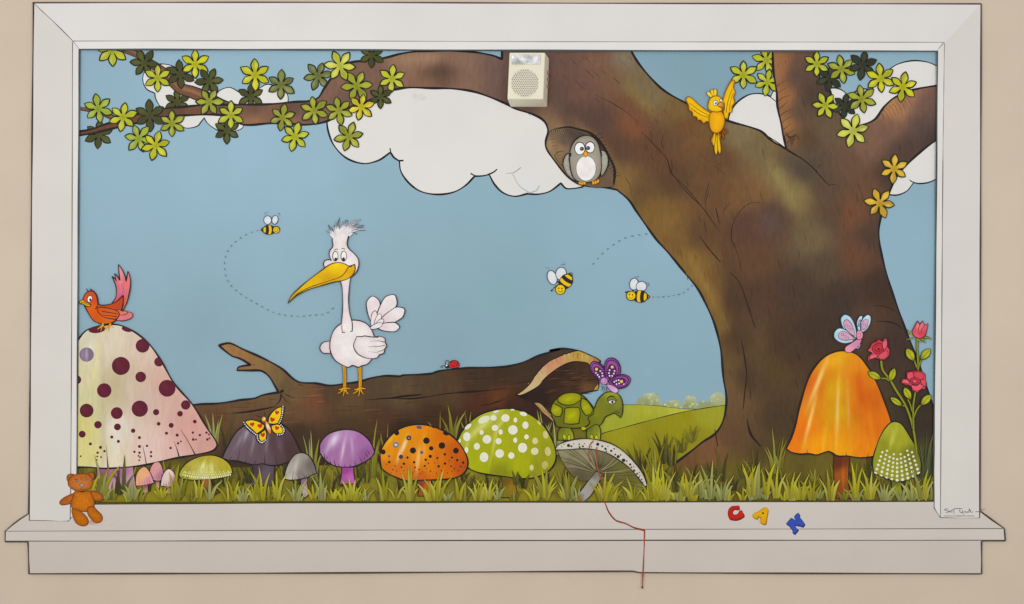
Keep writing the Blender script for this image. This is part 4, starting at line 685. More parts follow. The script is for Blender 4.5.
bloom(Z(36, 206, 's', 52, 186, 's', 60, 168, 82, 158, 's', 92, 148, 112, 158, 's', 118, 146, 132, 142, 140, 160, 138, 185, 's', 148, 202, 144, 232, 128, 250, 's', 108, 254, 88, 246, 's', 66, 242, 44, 258, 's', 38, 244, 46, 228, 62, 216, 's'),
      [(Z(60, 190, 80, 172, 105, 168, 120, 185, 115, 210, 90, 220, 68, 212), (188, 40, 54)), (Z(76, 195, 90, 182, 108, 184, 108, 200, 92, 210), (206, 64, 78)), (Z(86, 196, 96, 190, 102, 198, 94, 204), (150, 24, 40)), (Z(112, 165, 132, 150, 136, 180, 120, 200), (222, 96, 112)), (Z(45, 250, 's', 52, 228, 80, 222, 84, 236), (220, 92, 108)), (Z(90, 240, 104, 218, 136, 206, 138, 232, 118, 248), (214, 80, 96))], 878.5, 350, 'red bloom on the left stem')
bloom(Z(204, 368, 's', 214, 346, 234, 350, 's', 234, 314, 258, 308, 's', 288, 304, 312, 310, 's', 328, 326, 328, 350, 's', 334, 372, 326, 402, 's', 304, 398, 290, 416, 262, 406, 's', 252, 382, 228, 376, 's'),
      [(Z(238, 320, 262, 312, 270, 335, 255, 355, 238, 345), (218, 78, 96)), (Z(268, 316, 300, 312, 322, 330, 310, 350, 280, 345), (206, 66, 84)), (Z(252, 348, 280, 340, 304, 355, 290, 375, 262, 372), (184, 44, 60)), (Z(262, 356, 278, 350, 288, 362, 272, 368), (222, 92, 108)), (Z(258, 378, 285, 382, 300, 372, 318, 385, 290, 408, 265, 400), (224, 88, 104)), (Z(305, 355, 328, 350, 330, 385, 312, 378), (210, 70, 88)), (Z(208, 366, 's', 218, 350, 240, 352, 250, 372), (222, 92, 110))], 914, 381, 'red bloom on the right stem')
s = Art()
for l in (Z(262, 122, 245, 108, 238, 96), Z(270, 140, 250, 146, 232, 148), Z(325, 138, 345, 140, 362, 150), Z(310, 145, 325, 160, 332, 168), Z(290, 145, 300, 158, 312, 162)): s.line(l, 3.2, (44, 50, 24), (1, .1)); s.line(l, 2.2, (136, 146, 48), (1, .1))
s.fill(Z(262, 105, 's', 272, 88, 290, 54, 's', 300, 76, 's', 316, 54, 's', 324, 80, 's', 343, 68, 's', 336, 102, 326, 130, 305, 143, 282, 138, 266, 122), G((913, 330, (206, 72, 86)), (918, 326, (232, 120, 134)), (922, 334, (202, 64, 80)), (916, 336, (222, 92, 108))), .8, (80, 20, 30)); s.line(Z(300, 78, 292, 100, 298, 125), .5, (120, 30, 44)); s.line(Z(322, 82, 310, 100, 306, 120), .5, (120, 30, 44))
s.build('bud', t, label='pink rosebud at the top of the stem')

# ------------------------------------------------------------------ butterflies
Z = lambda *v: P(235, 395, 10.986, *v)
t = thing('butterfly', 'yellow butterfly with red hearts, resting on the mauve mushroom', 'butterfly', 266, 442)
def heart(s, x, y, r, rot=0):
    a = math.radians(rot); q = []
    for (u, v, k) in ((0, -.35, 1), (.45, -.8, 0), (.95, -.45, 0), (.75, .25, 0), (0, 1, 1), (-.75, .25, 0), (-.95, -.45, 0), (-.45, -.8, 0)): q.append((x + r * (u * math.cos(a) - v * math.sin(a)), y + r * (u * math.sin(a) + v * math.cos(a)), k))
    s.fill(q, (196, 42, 28), .35, (110, 30, 16))
for q, edge, hs in ((Z(98, 300, 's', 130, 282, 190, 274, 270, 294, 330, 330, 's', 318, 372, 270, 408, 228, 434, 's', 180, 392, 130, 345), Z(98, 300, 125, 340, 178, 390, 228, 432), ((190, 322, 24, -10), (276, 338, 27, -15))),
                 (Z(335, 372, 's', 350, 425, 336, 492, 298, 522, 262, 505, 246, 462, 262, 428, 's', 300, 400), Z(246, 440, 250, 480, 275, 514, 305, 522, 335, 495), ((308, 438, 25, -12),)),
                 (Z(365, 312, 's', 370, 250, 408, 190, 468, 142, 528, 126, 's', 524, 200, 508, 268, 484, 310, 's', 430, 320), Z(528, 126, 522, 200, 506, 268, 486, 308), ((463, 192, 22, 10), (412, 270, 26, 18))),
                 (Z(398, 334, 's', 470, 318, 514, 335, 's', 542, 385, 522, 430, 474, 438, 's', 425, 408, 400, 368), Z(505, 330, 535, 365, 538, 400, 515, 432, 470, 436), ((462, 362, 23, 14),))):
    s = Art(); s.fill(q, blobs((232, 190, 24), (q[2][0], q[2][1], 3, 3, 0, (240, 208, 60), .6), (265, 427, 3, 5, 0, (214, 140, 26), .6)), 1.2); s.line(edge, 3.4, (34, 30, 30))
    cc = curve(edge, False, 2.2)
    for p in cc: s.dot(p[0], p[1], .62, col=(236, 236, 232))
    for (x, y, r, ro) in hs: heart(s, 235 + x / 10.986, 395 + y / 10.986, r / 10.986, ro)
    s.build('wing', t)
s = Art(); s.fill(Z(330, 285, 350, 285, 378, 330, 398, 385, 392, 428, 375, 420, 345, 360), G((268, 426, (240, 226, 214)), (266, 422, (214, 130, 40)), (270, 432, (206, 110, 40)), (271, 428, (226, 190, 180))), .6, (110, 50, 20)); s.dot(264, 419, 2.2, 2.6, 0, (226, 178, 96), .6, (110, 60, 20)); s.dot(264.6, 418.6, .9, col=(240, 220, 180))
s.line(Z(310, 245, 270, 238, 225, 222), .45); s.line(Z(325, 240, 328, 210, 328, 185), .45); s.build('body', t, label='orange and white body with thin antennae')
Z = lambda *v: P(540, 345, 6.04, *v)
t = thing('butterfly', 'purple butterfly with white and yellow dots, perched on the turtle', 'butterfly', 615, 393)
for q, inn, dots in ((Z(355, 212, 's', 318, 172, 302, 128, 318, 102, 350, 106, 382, 132, 396, 178, 388, 205), Z(352, 195, 332, 165, 325, 135, 345, 130, 372, 150, 384, 180), ((341, 146, 9, 'y'), (338, 168, 5, 'w'), (348, 180, 5, 'w'), (357, 192, 5, 'w'), (364, 157, 5, 'w'), (375, 170, 5, 'w'), (377, 186, 5, 'w'))),
                  (Z(396, 198, 's', 390, 130, 402, 90, 435, 78, 468, 98, 485, 142, 478, 182, 445, 208, 412, 216, 's'), Z(410, 195, 408, 150, 425, 118, 450, 125, 462, 160, 445, 195, 420, 205), ((436, 133, 9, 'y'), (420, 152, 5, 'w'), (416, 170, 5, 'w'), (420, 186, 5, 'w'), (450, 156, 5, 'w'), (446, 172, 5, 'w'), (436, 186, 5, 'w'), (432, 200, 5, 'w'))),
                  (Z(412, 216, 's', 450, 190, 500, 178, 538, 192, 545, 215, 520, 250, 475, 262, 432, 244), Z(430, 222, 460, 205, 500, 200, 520, 218, 490, 240, 455, 240), ((492, 220, 9, 'y'), (475, 212, 5, 'w'), (460, 216, 5, 'w'), (448, 222, 5, 'w'), (478, 232, 5, 'w'), (462, 236, 5, 'w'), (506, 236, 4, 'w')))):
    s = Art(); s.fill(q, (148, 78, 152), 1.1, (54, 24, 60)); cq = curve(q, True, 2.9)
    cx = sum(p[0] for p in cq) / len(cq); cy = sum(p[1] for p in cq) / len(cq)
    for p in cq: s.dot(p[0] + (cx - p[0]) * .2, p[1] + (cy - p[1]) * .2, .85, col=(76, 30, 84))
    s.fill(inn, (84, 34, 92), .5, (50, 20, 56))
    for (x, y, r, c) in dots: s.dot(540 + x / 6.04, 345 + y / 6.04, r / 6.04, col=(224, 200, 90) if c == 'y' else (226, 220, 228))
    s.build('wing', t)
s = Art(); s.fill(Z(398, 240, 's', 425, 240, 465, 262, 472, 280, 455, 290, 425, 275), G((611, 387, (206, 154, 200)), (617, 391, (214, 176, 214))), .6, (90, 50, 90)); s.dot(540 + 387 / 6.04, 345 + 218 / 6.04, 3.6, 3.6, 0, blobs((188, 128, 184), (603, 380, 1.4, 1.4, 0, (214, 170, 210), .8)), .6, (90, 50, 90))
s.line(Z(372, 245, 378, 262, 370, 275), .5); s.line(Z(385, 250, 388, 270, 382, 285), .5); s.line(Z(398, 255, 402, 272, 400, 285), .5); s.build('body', t, label='lilac body and head')
Z = lambda *v: P(820, 305, 6.04, *v)
t = thing('butterfly', 'pale blue and pink butterfly on top of the tall orange mushroom', 'butterfly', 850, 353)
BLU = (172, 208, 222)
for q, inn, wr in ((Z(225, 155, 's', 222, 100, 240, 66, 256, 68, 250, 110, 240, 160), Z(234, 130, 234, 100, 244, 88, 242, 120), 0),
                (Z(128, 118, 's', 124, 80, 148, 57, 182, 72, 208, 118, 220, 168, 218, 200, 's', 185, 185, 152, 158), Z(150, 140, 142, 105, 160, 88, 185, 108, 205, 155, 208, 185, 180, 172), 1),
                (Z(216, 200, 's', 190, 180, 150, 148, 112, 140, 86, 162, 84, 195, 108, 220, 150, 232, 192, 224, 's'), Z(205, 202, 170, 172, 135, 158, 112, 172, 112, 198, 145, 212, 185, 210), 1),
                (Z(250, 165, 's', 242, 120, 258, 80, 285, 58, 304, 68, 305, 100, 290, 138, 265, 162), Z(255, 148, 250, 115, 270, 88, 290, 92, 285, 120, 268, 148), 1)):
    s = Art(); s.fill(q, blobs(BLU, (q[3][0], q[3][1], 3, 3, 0, (204, 226, 232), .6)), 1.0, (50, 56, 80)); s.fill(inn, (210, 160, 184), .6, (90, 66, 104))
    cx = sum(p[0] for p in inn) / len(inn); cy = sum(p[1] for p in inn) / len(inn)
    if wr:
        for k in range(3): s.dot(cx - 3 + k * 2.6, cy - 2 + k * 1.8, 1.1, 1.1, 0, (220, 180, 200), .45, (96, 60, 110))
    s.build('wing', t)
s = Art(); s.fill(Z(225, 205, 's', 250, 200, 240, 235, 205, 270, 175, 288, 152, 280, 152, 255, 185, 232), G((848, 350, (226, 150, 172)), (856, 343, (214, 134, 160))), .7, (96, 50, 70)); s.line(Z(205, 245, 228, 260, 240, 238), 1.4, (168, 150, 200)); s.fill(Z(218, 175, 228, 155, 248, 155, 258, 178, 252, 202, 232, 210, 220, 198), (226, 148, 168), .7, (96, 50, 70)); s.line(Z(226, 195, 238, 192, 246, 182), .5, (120, 50, 80)); s.dot(857.8, 334, .5); s.dot(860, 333.6, .5)
s.line(Z(232, 156, 225, 135, 232, 120), .4); s.build('body', t, label='pink body and head')
# ladybird
t = thing('ladybird', 'tiny red ladybird with black dots walking on the log', 'ladybird', 452, 369)
Z = lambda *v: P(430, 350, 20.14, *v)
s = Art(); s.fill(Z(385, 345, 's', 380, 290, 420, 230, 490, 208, 550, 230, 590, 300, 570, 345, 's', 500, 362, 430, 360), (206, 36, 34), .7)
for (x, y) in ((430, 250), (440, 310), (490, 260), (540, 300), (485, 325), (555, 262)): s.dot(430 + x / 20.14, 350 + y / 20.14, .75, col=(40, 20, 20))
s.build('shell', t)
s = Art(); s.dot(447.2, 366.6, 2.1, 1.9, 0, (40, 36, 38)); s.dot(446.6, 365.4, .9, .8, col=(214, 214, 214)); s.line(Z(320, 300, 310, 240, 340, 205, 375, 215, 370, 250), .6); s.line(Z(315, 315, 280, 310, 245, 312), .6); s.dot(441.6, 366.8, 1.0, col=(90, 106, 112)); s.build('head', t, label='black head with curled feelers')

# ------------------------------------------------------------------ birds
# owl
Z = lambda *v: P(545, 130, 8.625, *v)
t = thing('owl', 'small grey owl with a white belly and crossed eyes in the tree hollow', 'owl', 587, 186)
GW = (150, 143, 130)
for q in (Z(215, 200, 's', 180, 215, 158, 265, 160, 320, 185, 375, 225, 418, 275, 447, 's', 245, 395, 222, 320), Z(470, 175, 's', 515, 185, 543, 240, 540, 310, 515, 365, 485, 405, 's', 478, 330, 482, 240)):
    s = Art(); s.fill(q, rimmed(q, (170, 166, 152), (130, 122, 110), 1.6), .9); s.build('wing', t, 'fur')
s = Art(); q = Z(360, 48, 410, 62, 452, 105, 474, 170, 484, 250, 486, 330, 470, 395, 430, 438, 350, 455, 275, 440, 235, 395, 216, 310, 212, 220, 225, 150, 255, 95, 305, 58)
s.fill(q, rimmed(q, (160, 152, 138), (120, 112, 100), 1.8), 1.0, step=1.3); s.line(Z(212, 215, 205, 250, 212, 310, 205, 350), .9, INK, (1, .3)); s.line(Z(470, 175, 488, 200, 486, 240), 1.3, INK, (1, .4)); s.line(Z(235, 380, 245, 415, 275, 440), .7); s.line(Z(214, 230, 222, 205, 205, 222), 1.4)
s.dot(545 + 354 / 8.625, 130 + 332 / 8.625, 10.0, 12.6, 0, blobs((232, 230, 228), (590, 172, 8, 8, 0, (222, 218, 214), .5)), .5, (110, 100, 92))
s.build('body', t, 'paint')
for (x, y, rx, ry, px, py) in ((300, 160, 44, 54, 318, 163), (388, 150, 40, 48, 371, 157)):
    s = Art(); s.dot(545 + x / 8.625, 130 + y / 8.625, rx / 8.625, ry / 8.625, 0, (236, 236, 236), .8); s.dot(545 + px / 8.625, 130 + py / 8.625, 2.1, col=(62, 58, 60)); s.dot(545 + px / 8.625 - .5, 130 + py / 8.625 - .3, .6, col=(150, 148, 150)); s.build('eye', t)
s = Art(); s.fill(Z(350, 182, 366, 200, 360, 225, 349, 238, 's', 336, 222, 334, 200), (232, 158, 32), .6, (120, 70, 16)); s.build('beak', t)
for x, y in ((320, 462), (436, 452)):
    s = Art()
    for k in (-1, 0, 1): s.dot(545 + (x + k * 20) / 8.625, 130 + (y - abs(k) * 3 + (0 if x < 400 else -k * 7)) / 8.625, 1.35, 2.0 if x > 400 else 1.6, 15 * k, (230, 160, 36), .5, (130, 70, 20))
    s.build('foot', t)
# yellow bird
Z = lambda *v: P(680, 60, 5.49, *v)
t = thing('bird', 'yellow crested bird flapping over the trunk with both wings raised', 'bird', 716, 155)
YB = (236, 186, 30); YO = (120, 84, 16)
for q in (Z(186, 320, 's', 170, 342, 145, 338, 130, 348, 112, 330, 98, 330, 90, 312, 72, 308, 66, 285, 50, 275, 46, 250, 32, 218, 42, 203, 62, 208, 110, 252, 150, 280, 188, 304, 's'), Z(240, 300, 's', 232, 245, 246, 185, 268, 135, 288, 110, 299, 118, 292, 150, 302, 175, 294, 205, 300, 235, 286, 255, 284, 285, 268, 292, 262, 318, 244, 322, 's')):
    s = Art(); s.fill(q, blobs(rimmed(q, (238, 194, 40), (222, 150, 22), 2.2), (q[4][0], q[4][1], 4, 3, 0, (226, 150, 20), .6)), .9, YO)
    xs = q[0][0]; 
    s.line(Z(60, 265, 110, 300, 160, 318) if q[1][0] < 715 else Z(252, 290, 262, 230, 284, 160), .6, YO); s.line(Z(50, 235, 110, 280, 170, 312) if q[1][0] < 715 else Z(270, 280, 276, 230, 290, 185), .5, YO); s.build('wing', t)
s = Art()
for q in ((196, 395, 176, 455, 18), (210, 395, 212, 478, 18), (196, 400, 198, 520, 18), (206, 400, 218, 515, 16), (190, 395, 183, 470, 14)): s.petal(680 + q[0] / 5.49, 60 + q[1] / 5.49, 680 + q[2] / 5.49, 60 + q[3] / 5.49, q[4] / 5.49, (228, 184, 40), .6, YO, tip='r')
s.build('tail', t)
s = Art()
for q in ((180, 208, 148, 176, 20), (188, 205, 172, 162, 18), (194, 205, 192, 158, 18)): s.petal(680 + q[0] / 5.49, 60 + q[1] / 5.49, 680 + q[2] / 5.49, 60 + q[3] / 5.49, q[4] / 5.49, (236, 200, 74), .6, YO, tip='r')
s.build('crest', t)
s = Art(); q = Z(162, 300, 185, 282, 225, 285, 244, 318, 243, 350, 228, 385, 200, 402, 172, 388, 160, 350)
s.fill(q, rimmed(q, (236, 176, 26), (208, 130, 24), 2.5), .8, YO)
q = Z(154, 245, 165, 212, 192, 198, 222, 206, 242, 235, 238, 268, 212, 285, 175, 282, 156, 268); s.fill(q, rimmed(q, (240, 200, 46), (224, 160, 26), 1.8), .8, YO)
s.dot(680 + 194 / 5.49, 60 + 236 / 5.49, 2.3, 2.5, 0, (236, 238, 238), .6); s.dot(680 + 196 / 5.49, 60 + 238 / 5.49, 1.1, col=(60, 100, 130)); s.dot(680 + 224 / 5.49, 60 + 222 / 5.49, 1.4, 1.5, 0, (232, 232, 226), .5); s.build('body', t)
s = Art(); s.fill(Z(205, 252, 's', 212, 236, 228, 232, 242, 248, 242, 278, 's', 228, 266), G((720, 104, (214, 150, 90)), (723, 109, (150, 84, 40))), .7, (90, 46, 20)); s.build('beak', t)
s = Art()
for q in ((232, 378, 250, 410, 10), (240, 385, 262, 395, 9), (232, 390, 238, 438, 10), (225, 400, 220, 425, 8), (245, 385, 255, 380, 8)): s.petal(680 + q[0] / 5.49, 60 + q[1] / 5.49, 680 + q[2] / 5.49, 60 + q[3] / 5.49, q[4] / 5.49, (156, 84, 28), .5, (80, 40, 14), tip='r')
s.build('foot', t)
# red bird
Z = lambda *v: P(70, 255, 7.1, *v)
t = thing('bird', 'small orange-red bird with a tall pink tail on the spotted giant mushroom', 'bird', 105, 330)
s = Art(); q = Z(298, 345, 's', 325, 305, 332, 260, 326, 215, 300, 150, 's', 325, 175, 333, 190, 's', 318, 130, 's', 342, 158, 357, 182, 's', 350, 130, 345, 66, 's', 372, 105, 392, 150, 400, 188, 's', 408, 150, 413, 114, 's', 428, 160, 431, 210, 422, 270, 405, 335, 372, 402, 's', 378, 330, 350, 325)
s.fill(q, blobs(G((118, 275, (214, 116, 128)), (123, 272, (222, 130, 138)), (120, 290, (204, 104, 130)), (118, 300, (200, 90, 110)), (127, 285, (222, 110, 110)), (125, 305, (222, 110, 84))), (121, 280, 1, 10, 0, (236, 160, 160), .6)), 1.0)
for l in (Z(340, 320, 375, 270, 385, 200), Z(372, 390, 392, 330, 405, 260), Z(365, 200, 368, 240)): s.line(l, .5, (140, 50, 60), (1, .3))
s.build('tail', t)
s = Art(); q = Z(92, 330, 's', 105, 285, 128, 262, 160, 256, 185, 278, 197, 318, 204, 350, 245, 356, 300, 345, 345, 320, 381, 285, 's', 378, 345, 362, 398, 345, 445, 305, 478, 265, 490, 215, 486, 170, 466, 140, 425, 118, 385)
s.fill(q, G((90, 296, (196, 78, 30)), (95, 300, (214, 70, 36)), (85, 300, (220, 80, 40)), (105, 308, (182, 66, 26)), (118, 303, (186, 66, 30)), (100, 315, (206, 86, 20)), (110, 320, (212, 96, 26)), (92, 308, (216, 92, 24))), 1.1)
for l in (Z(130, 258, 118, 240, 122, 236), Z(150, 256, 142, 235), Z(165, 256, 150, 240, 152, 234), Z(175, 262, 168, 248)): s.line(l, .9, (60, 30, 20), (1, .2))
s.dot(70 + 142 / 7.1, 255 + 313 / 7.1, 2.4, 3.3, 12, (232, 236, 238), .6); s.dot(70 + 146 / 7.1, 255 + 318 / 7.1, 1.1, 1.6, col=(30, 28, 30)); s.line(Z(178, 385, 185, 378, 200, 350), .8)
s.build('body', t)
s = Art(); s.fill(Z(345, 405, 's', 400, 402, 440, 412, 447, 428, 435, 448, 395, 464, 350, 466, 330, 455), (216, 116, 124), .8, (90, 30, 30)); s.fill(Z(315, 392, 's', 350, 388, 372, 398, 400, 398, 412, 408, 400, 420, 350, 425), (220, 118, 106), .7, (90, 30, 30))
s.fill(Z(192, 370, 's', 240, 372, 300, 385, 340, 398, 352, 418, 345, 440, 330, 455, 290, 452, 240, 438, 205, 410), G((100, 309, (200, 80, 24)), (110, 314, (214, 92, 30)), (118, 316, (206, 84, 36))), .9); s.line(Z(230, 400, 280, 408, 340, 418), .7); s.line(Z(235, 425, 290, 432, 335, 438), .7); s.build('wing', t)
s = Art(); s.fill(Z(66, 348, 's', 76, 326, 92, 318, 112, 334, 135, 344, 152, 352, 142, 366, 115, 362, 88, 346), (224, 174, 36), .8); s.line(Z(72, 346, 90, 334, 120, 348, 148, 354), .6, (110, 60, 10)); s.build('beak', t)
for bx in (238, 290):
    s = Art(); s.line(Z(bx, 484, bx - 6, 505), 1.4, (214, 156, 36))
    for dx, dy in ((-35, 28), (-12, 42), (28, 16)): s.line(Z(bx - 6, 500, bx - 6 + dx, 500 + dy), 1.3, (214, 156, 36), (1.1, .4))
    s.build('foot', t)
# white bird
Z = lambda *v: P(270, 210, 3.18, *v); Y = lambda *v: P(305, 215, 6.356, *v)
t = thing('bird', 'tall white long-necked bird with a huge yellow beak standing on the log', 'bird', 352, 397)
WB = (232, 226, 226); WP = (224, 204, 208)
for x0, x1 in ((236, 238), (285, 287)):
    s = Art(); s.line(Z(x0, 495, x0 + 2, 530, x1, 572), 3.8, (90, 60, 20), wob=.05); s.line(Z(x0, 495, x0 + 2, 530, x1, 572), 2.8, (216, 156, 36), wob=.05); s.line(Z(x0 + 1, 500, x1 + 1, 565), .8, (180, 112, 28))
    for dx, dy in ((-24, 18), (-6, 28), (12, 20), (18, 2), (-20, 6)): s.line(Z(x1, 566, x1 + dx * .6, 566 + dy * .75, x1 + dx, 566 + dy), 2.4, (90, 60, 20), (1, .3)); s.line(Z(x1, 566, x1 + dx * .6, 566 + dy * .75, x1 + dx * .95, 566 + dy * .95), 1.6, (224, 160, 34), (1, .3))
    s.build('leg', t, label='thin orange leg with splayed toes')
s = Art()
for (bx, by, tx, ty, w) in ((335, 368, 326, 274, 44), (340, 366, 396, 270, 46), (342, 368, 428, 315, 40), (338, 372, 412, 372, 30)):
    s.petal(270 + bx / 3.18, 210 + by / 3.18, 270 + tx / 3.18, 210 + ty / 3.18, w / 3.18, G((270 + tx / 3.18, 210 + ty / 3.18, WB), (270 + bx / 3.18, 210 + by / 3.18, WP), (270 + tx / 3.18 + 4, 210 + ty / 3.18 + 6, (226, 212, 216))), .9, (50, 46, 50), tip='r', fat=.68)
for (bx, by, tx, ty, w) in ((325, 375, 335, 320, 18), (332, 372, 352, 330, 16), (330, 374, 362, 348, 16), (315, 378, 358, 362, 16)):
    s.petal(270 + bx / 3.18, 210 + by / 3.18, 270 + tx / 3.18, 210 + ty / 3.18, w / 3.18, (228, 218, 220), .6, (50, 46, 50), tip='r', fat=.6)
s.build('tail', t)
s = Art(); q = Z(190, 416, 's', 168, 422, 159, 438, 168, 454, 192, 456, 's'); s.fill(q, rimmed(q, (226, 212, 214), (200, 180, 188), 1.5), .9, (50, 46, 50)); s.build('wing', t)
s = Art(); q = Z(228, 362, 's', 232, 300, 230, 250, 226, 215, 258, 205, 's', 253, 240, 250, 290, 254, 330, 262, 360, 262, 385, 's', 230, 390, 's')
q2 = Z(240, 356, 270, 350, 305, 360, 325, 385, 335, 420, 331, 458, 312, 488, 290, 496, 282, 500, 262, 494, 250, 500, 235, 495, 205, 475, 191, 440, 196, 400, 212, 372)
s.fill(q2, rimmed(q2, (232, 226, 224), (216, 194, 198), 3.5), 1.0, (50, 46, 50), step=2)
s.fill(q, rimmed(q, (230, 222, 222), (208, 190, 194), 1.8, .7), .9, (50, 46, 50), step=1.5, closed_line=False); s.dot(270 + 246 / 3.18, 210 + 375 / 3.18, 4.5, 5, 0, (231, 225, 223))
s.build('body', t, label='round white body with a thin neck')
s = Art(); q = Z(276, 402, 's', 266, 432, 280, 458, 312, 472, 340, 470, 348, 460, 's', 362, 455, 365, 442, 's', 371, 432, 366, 420, 's', 365, 408, 350, 402, 330, 404, 300, 400, 's', 295, 402)
s.fill(q, rimmed(q, (230, 222, 222), (210, 186, 194), 2.2), .9, (50, 46, 50)); 
for l in (Z(318, 418, 345, 416, 364, 420), Z(312, 434, 342, 434, 366, 430), Z(312, 450, 340, 452, 362, 444), Z(316, 404, 345, 405)): s.line(l, .7, (60, 54, 58), (.3, 1))
s.build('wing', t)
s = Art()
q = Y(192, 335, 's', 160, 352, 138, 348, 120, 320, 124, 295, 145, 284, 180, 290, 's'); s.fill(q, rimmed(q, (228, 214, 216), (206, 188, 192), 1.3), .9, (50, 46, 50))
q = Y(176, 130, 's', 200, 100, 240, 90, 290, 100, 290, 115, 's', 275, 145, 268, 185, 280, 215, 312, 245, 338, 280, 342, 320, 325, 365, 290, 398, 245, 405, 's', 200, 330, 172, 300, 155, 255, 160, 225, 178, 200, 175, 165)
s.fill(q, rimmed(q, (230, 222, 221), (212, 194, 196), 2.0, .6), 0, step=1.4)
s.line(Y(176, 130, 175, 165, 178, 200, 160, 225, 155, 255, 170, 292), .9, (50, 46, 50)); s.line(Y(290, 115, 275, 145, 268, 185, 280, 215, 312, 245, 338, 280, 342, 320, 325, 365, 290, 398), 1.0, (50, 46, 50))
for (x, y, rx, ry, px, py) in ((194, 262, 17, 31, 197, 282), (247, 262, 18, 32, 246, 281)):
    s.dot(305 + x / 6.356, 215 + y / 6.356, rx / 6.356, ry / 6.356, 0, (236, 234, 230), .7, (50, 46, 50)); s.dot(305 + px / 6.356, 215 + py / 6.356, 1.5, 1.8, col=(50, 44, 42))
s.line(Y(188, 226, 198, 216, 210, 220), .8); s.line(Y(232, 216, 244, 212, 254, 220), .8); s.line(Y(212, 285, 218, 275), .5, (150, 130, 130))
s.build('head', t, label='white head with round eyes')
s = Art(); sg = [((180, 125), (150, 62)), ((182, 128), (135, 100)), ((190, 120), (165, 75)), ((200, 112), (185, 62)), ((205, 108), (198, 40)), ((210, 105), (222, 15)), ((220, 105), (240, 40)), ((225, 105), (265, 30)), ((230, 102), (275, 35)), ((240, 100), (330, 30)), ((245, 102), (355, 28)), ((250, 104), (340, 55)), ((255, 104), (375, 66)), ((262, 106), (372, 78)), ((265, 110), (385, 100)), ((275, 112), (350, 96)), ((280, 118), (330, 122)), ((215, 105), (215, 30)), ((195, 118), (175, 90))]
for i, ((x0, y0_), (x1, y1)) in enumerate(sg):
    mx, my = (x0 + x1) / 2 + (4 if x1 > 230 else -4), (y0_ + y1) / 2 - (10 if x1 > 250 else 0)
    s.line(Y(x0, y0_ + 14, mx, my, x1, y1), 3.2, (222, 216, 218) if i % 3 else (200, 200, 206), (1, .15))
    s.line(Y((x0 + mx) / 2, (y0_ + my) / 2, mx, my, x1, y1), 1.0, (74, 76, 84), (.2, .6), mid=1)
s.build('crest', t, label='spiky white and grey tuft of feathers')
s = Art(); q = Z(57, 297, 's', 70, 272, 95, 247, 125, 222, 165, 192, 190, 174, 215, 167, 235, 170, 252, 178, 270, 173, 's', 271, 190, 262, 208, 240, 222, 205, 229, 165, 240, 120, 254, 85, 272)
s.fill(q, blobs(G((292, 300, (196, 160, 40)), (310, 285, (220, 180, 34)), (335, 265, (236, 198, 26)), (345, 268, (232, 188, 24)), (330, 280, (206, 158, 30)), (350, 272, (214, 160, 28))), (336, 265, 6, 2, -35, (244, 214, 60), .6)), 1.0, (60, 44, 16))
s.line(Z(60, 293, 90, 265, 130, 245, 180, 228, 225, 212, 240, 198, 250, 182, 262, 180), .8, (96, 66, 14)); s.build('beak', t)

# ------------------------------------------------------------------ grass in front
a = Art(); lift(10); y0 = lift()
x = 84
while x < 932:
    if 586 < x < 606: x += 10; continue
    tuft(a, x + random.uniform(-3, 3), 500 + random.uniform(-2, 2), random.uniform(12, 26), random.choice([3, 4, 5]), .65, random.choice([LT, LT, MD, PL]), 3.5, y0)
    x += random.uniform(10, 20)
for (x, y, h, n, sp, c) in ((90, 498, 34, 3, .2, LT), (96, 496, 40, 2, .3, MD), (102, 495, 48, 4, .45, PL + LT), (118, 494, 44, 2, -.1, DK), (124, 494, 40, 3, .4, DK), (132, 499, 20, 5, .6, PL), (174, 494, 44, 2, .15, LT), (181, 496, 30, 3, .3, MD), (199, 498, 30, 3, .2, LT), (234, 500, 38, 2, .12, LT), (262, 500, 46, 3, .25, LT + PL), (255, 500, 30, 4, .5, LT), (277, 498, 34, 3, .2, LT), (296, 500, 26, 5, .4, PL),
                            (322, 500, 32, 4, .25, PL), (352, 500, 28, 4, .4, LT), (384, 500, 34, 3, .2, LT), (410, 500, 40, 4, .25, MD + LT), (437, 500, 36, 5, .45, LT), (459, 500, 30, 2, .2, LT), (478, 500, 28, 5, .4, LT), (488, 500, 30, 4, .4, LT), (516, 485, 28, 2, .1, DK), (524, 487, 22, 2, .35, DK), (545, 498, 34, 6, .4, MD + LT), (568, 500, 34, 6, .3, MD + PL), (604, 501, 32, 7, .55, LT), (654, 500, 50, 5, .3, LT), (664, 500, 38, 6, .5, LT),
                            (680, 500, 34, 6, .4, PL + LT), (676, 492, 30, 6, .5, MD + DK), (688, 496, 30, 6, .5, LT + MD), (698, 494, 26, 6, .5, MD), (702, 498, 40, 2, -.02, PL), (711, 498, 44, 3, .2, PL), (722, 500, 28, 6, .5, PL), (748, 494, 50, 2, -.3, [(180, 172, 40)]), (752, 496, 50, 3, .2, LT), (757, 498, 40, 4, .4, PL), (766, 496, 52, 2, .2, LT), (776, 498, 44, 3, .3, LT), (790, 498, 40, 4, .35, LT), (800, 500, 30, 5, .4, LT), (812, 500, 30, 4, .35, LT), (830, 500, 34, 4, .35, LT), (855, 498, 44, 3, .25, MD + LT), (870, 499, 36, 5, .4, LT), (884, 501, 24, 5, .5, PL), (922, 500, 34, 6, .5, PL + LT), (912, 500, 24, 5, .5, PL)):
    tuft(a, x, y, h, n, sp * 1.15, c, 4.0, y0 - .0003)
a.line(Q(76, 502.6, 300, 501.6, 600, 501.4, 940, 501), 1.0, (70, 66, 28), y=y0 - .0007)
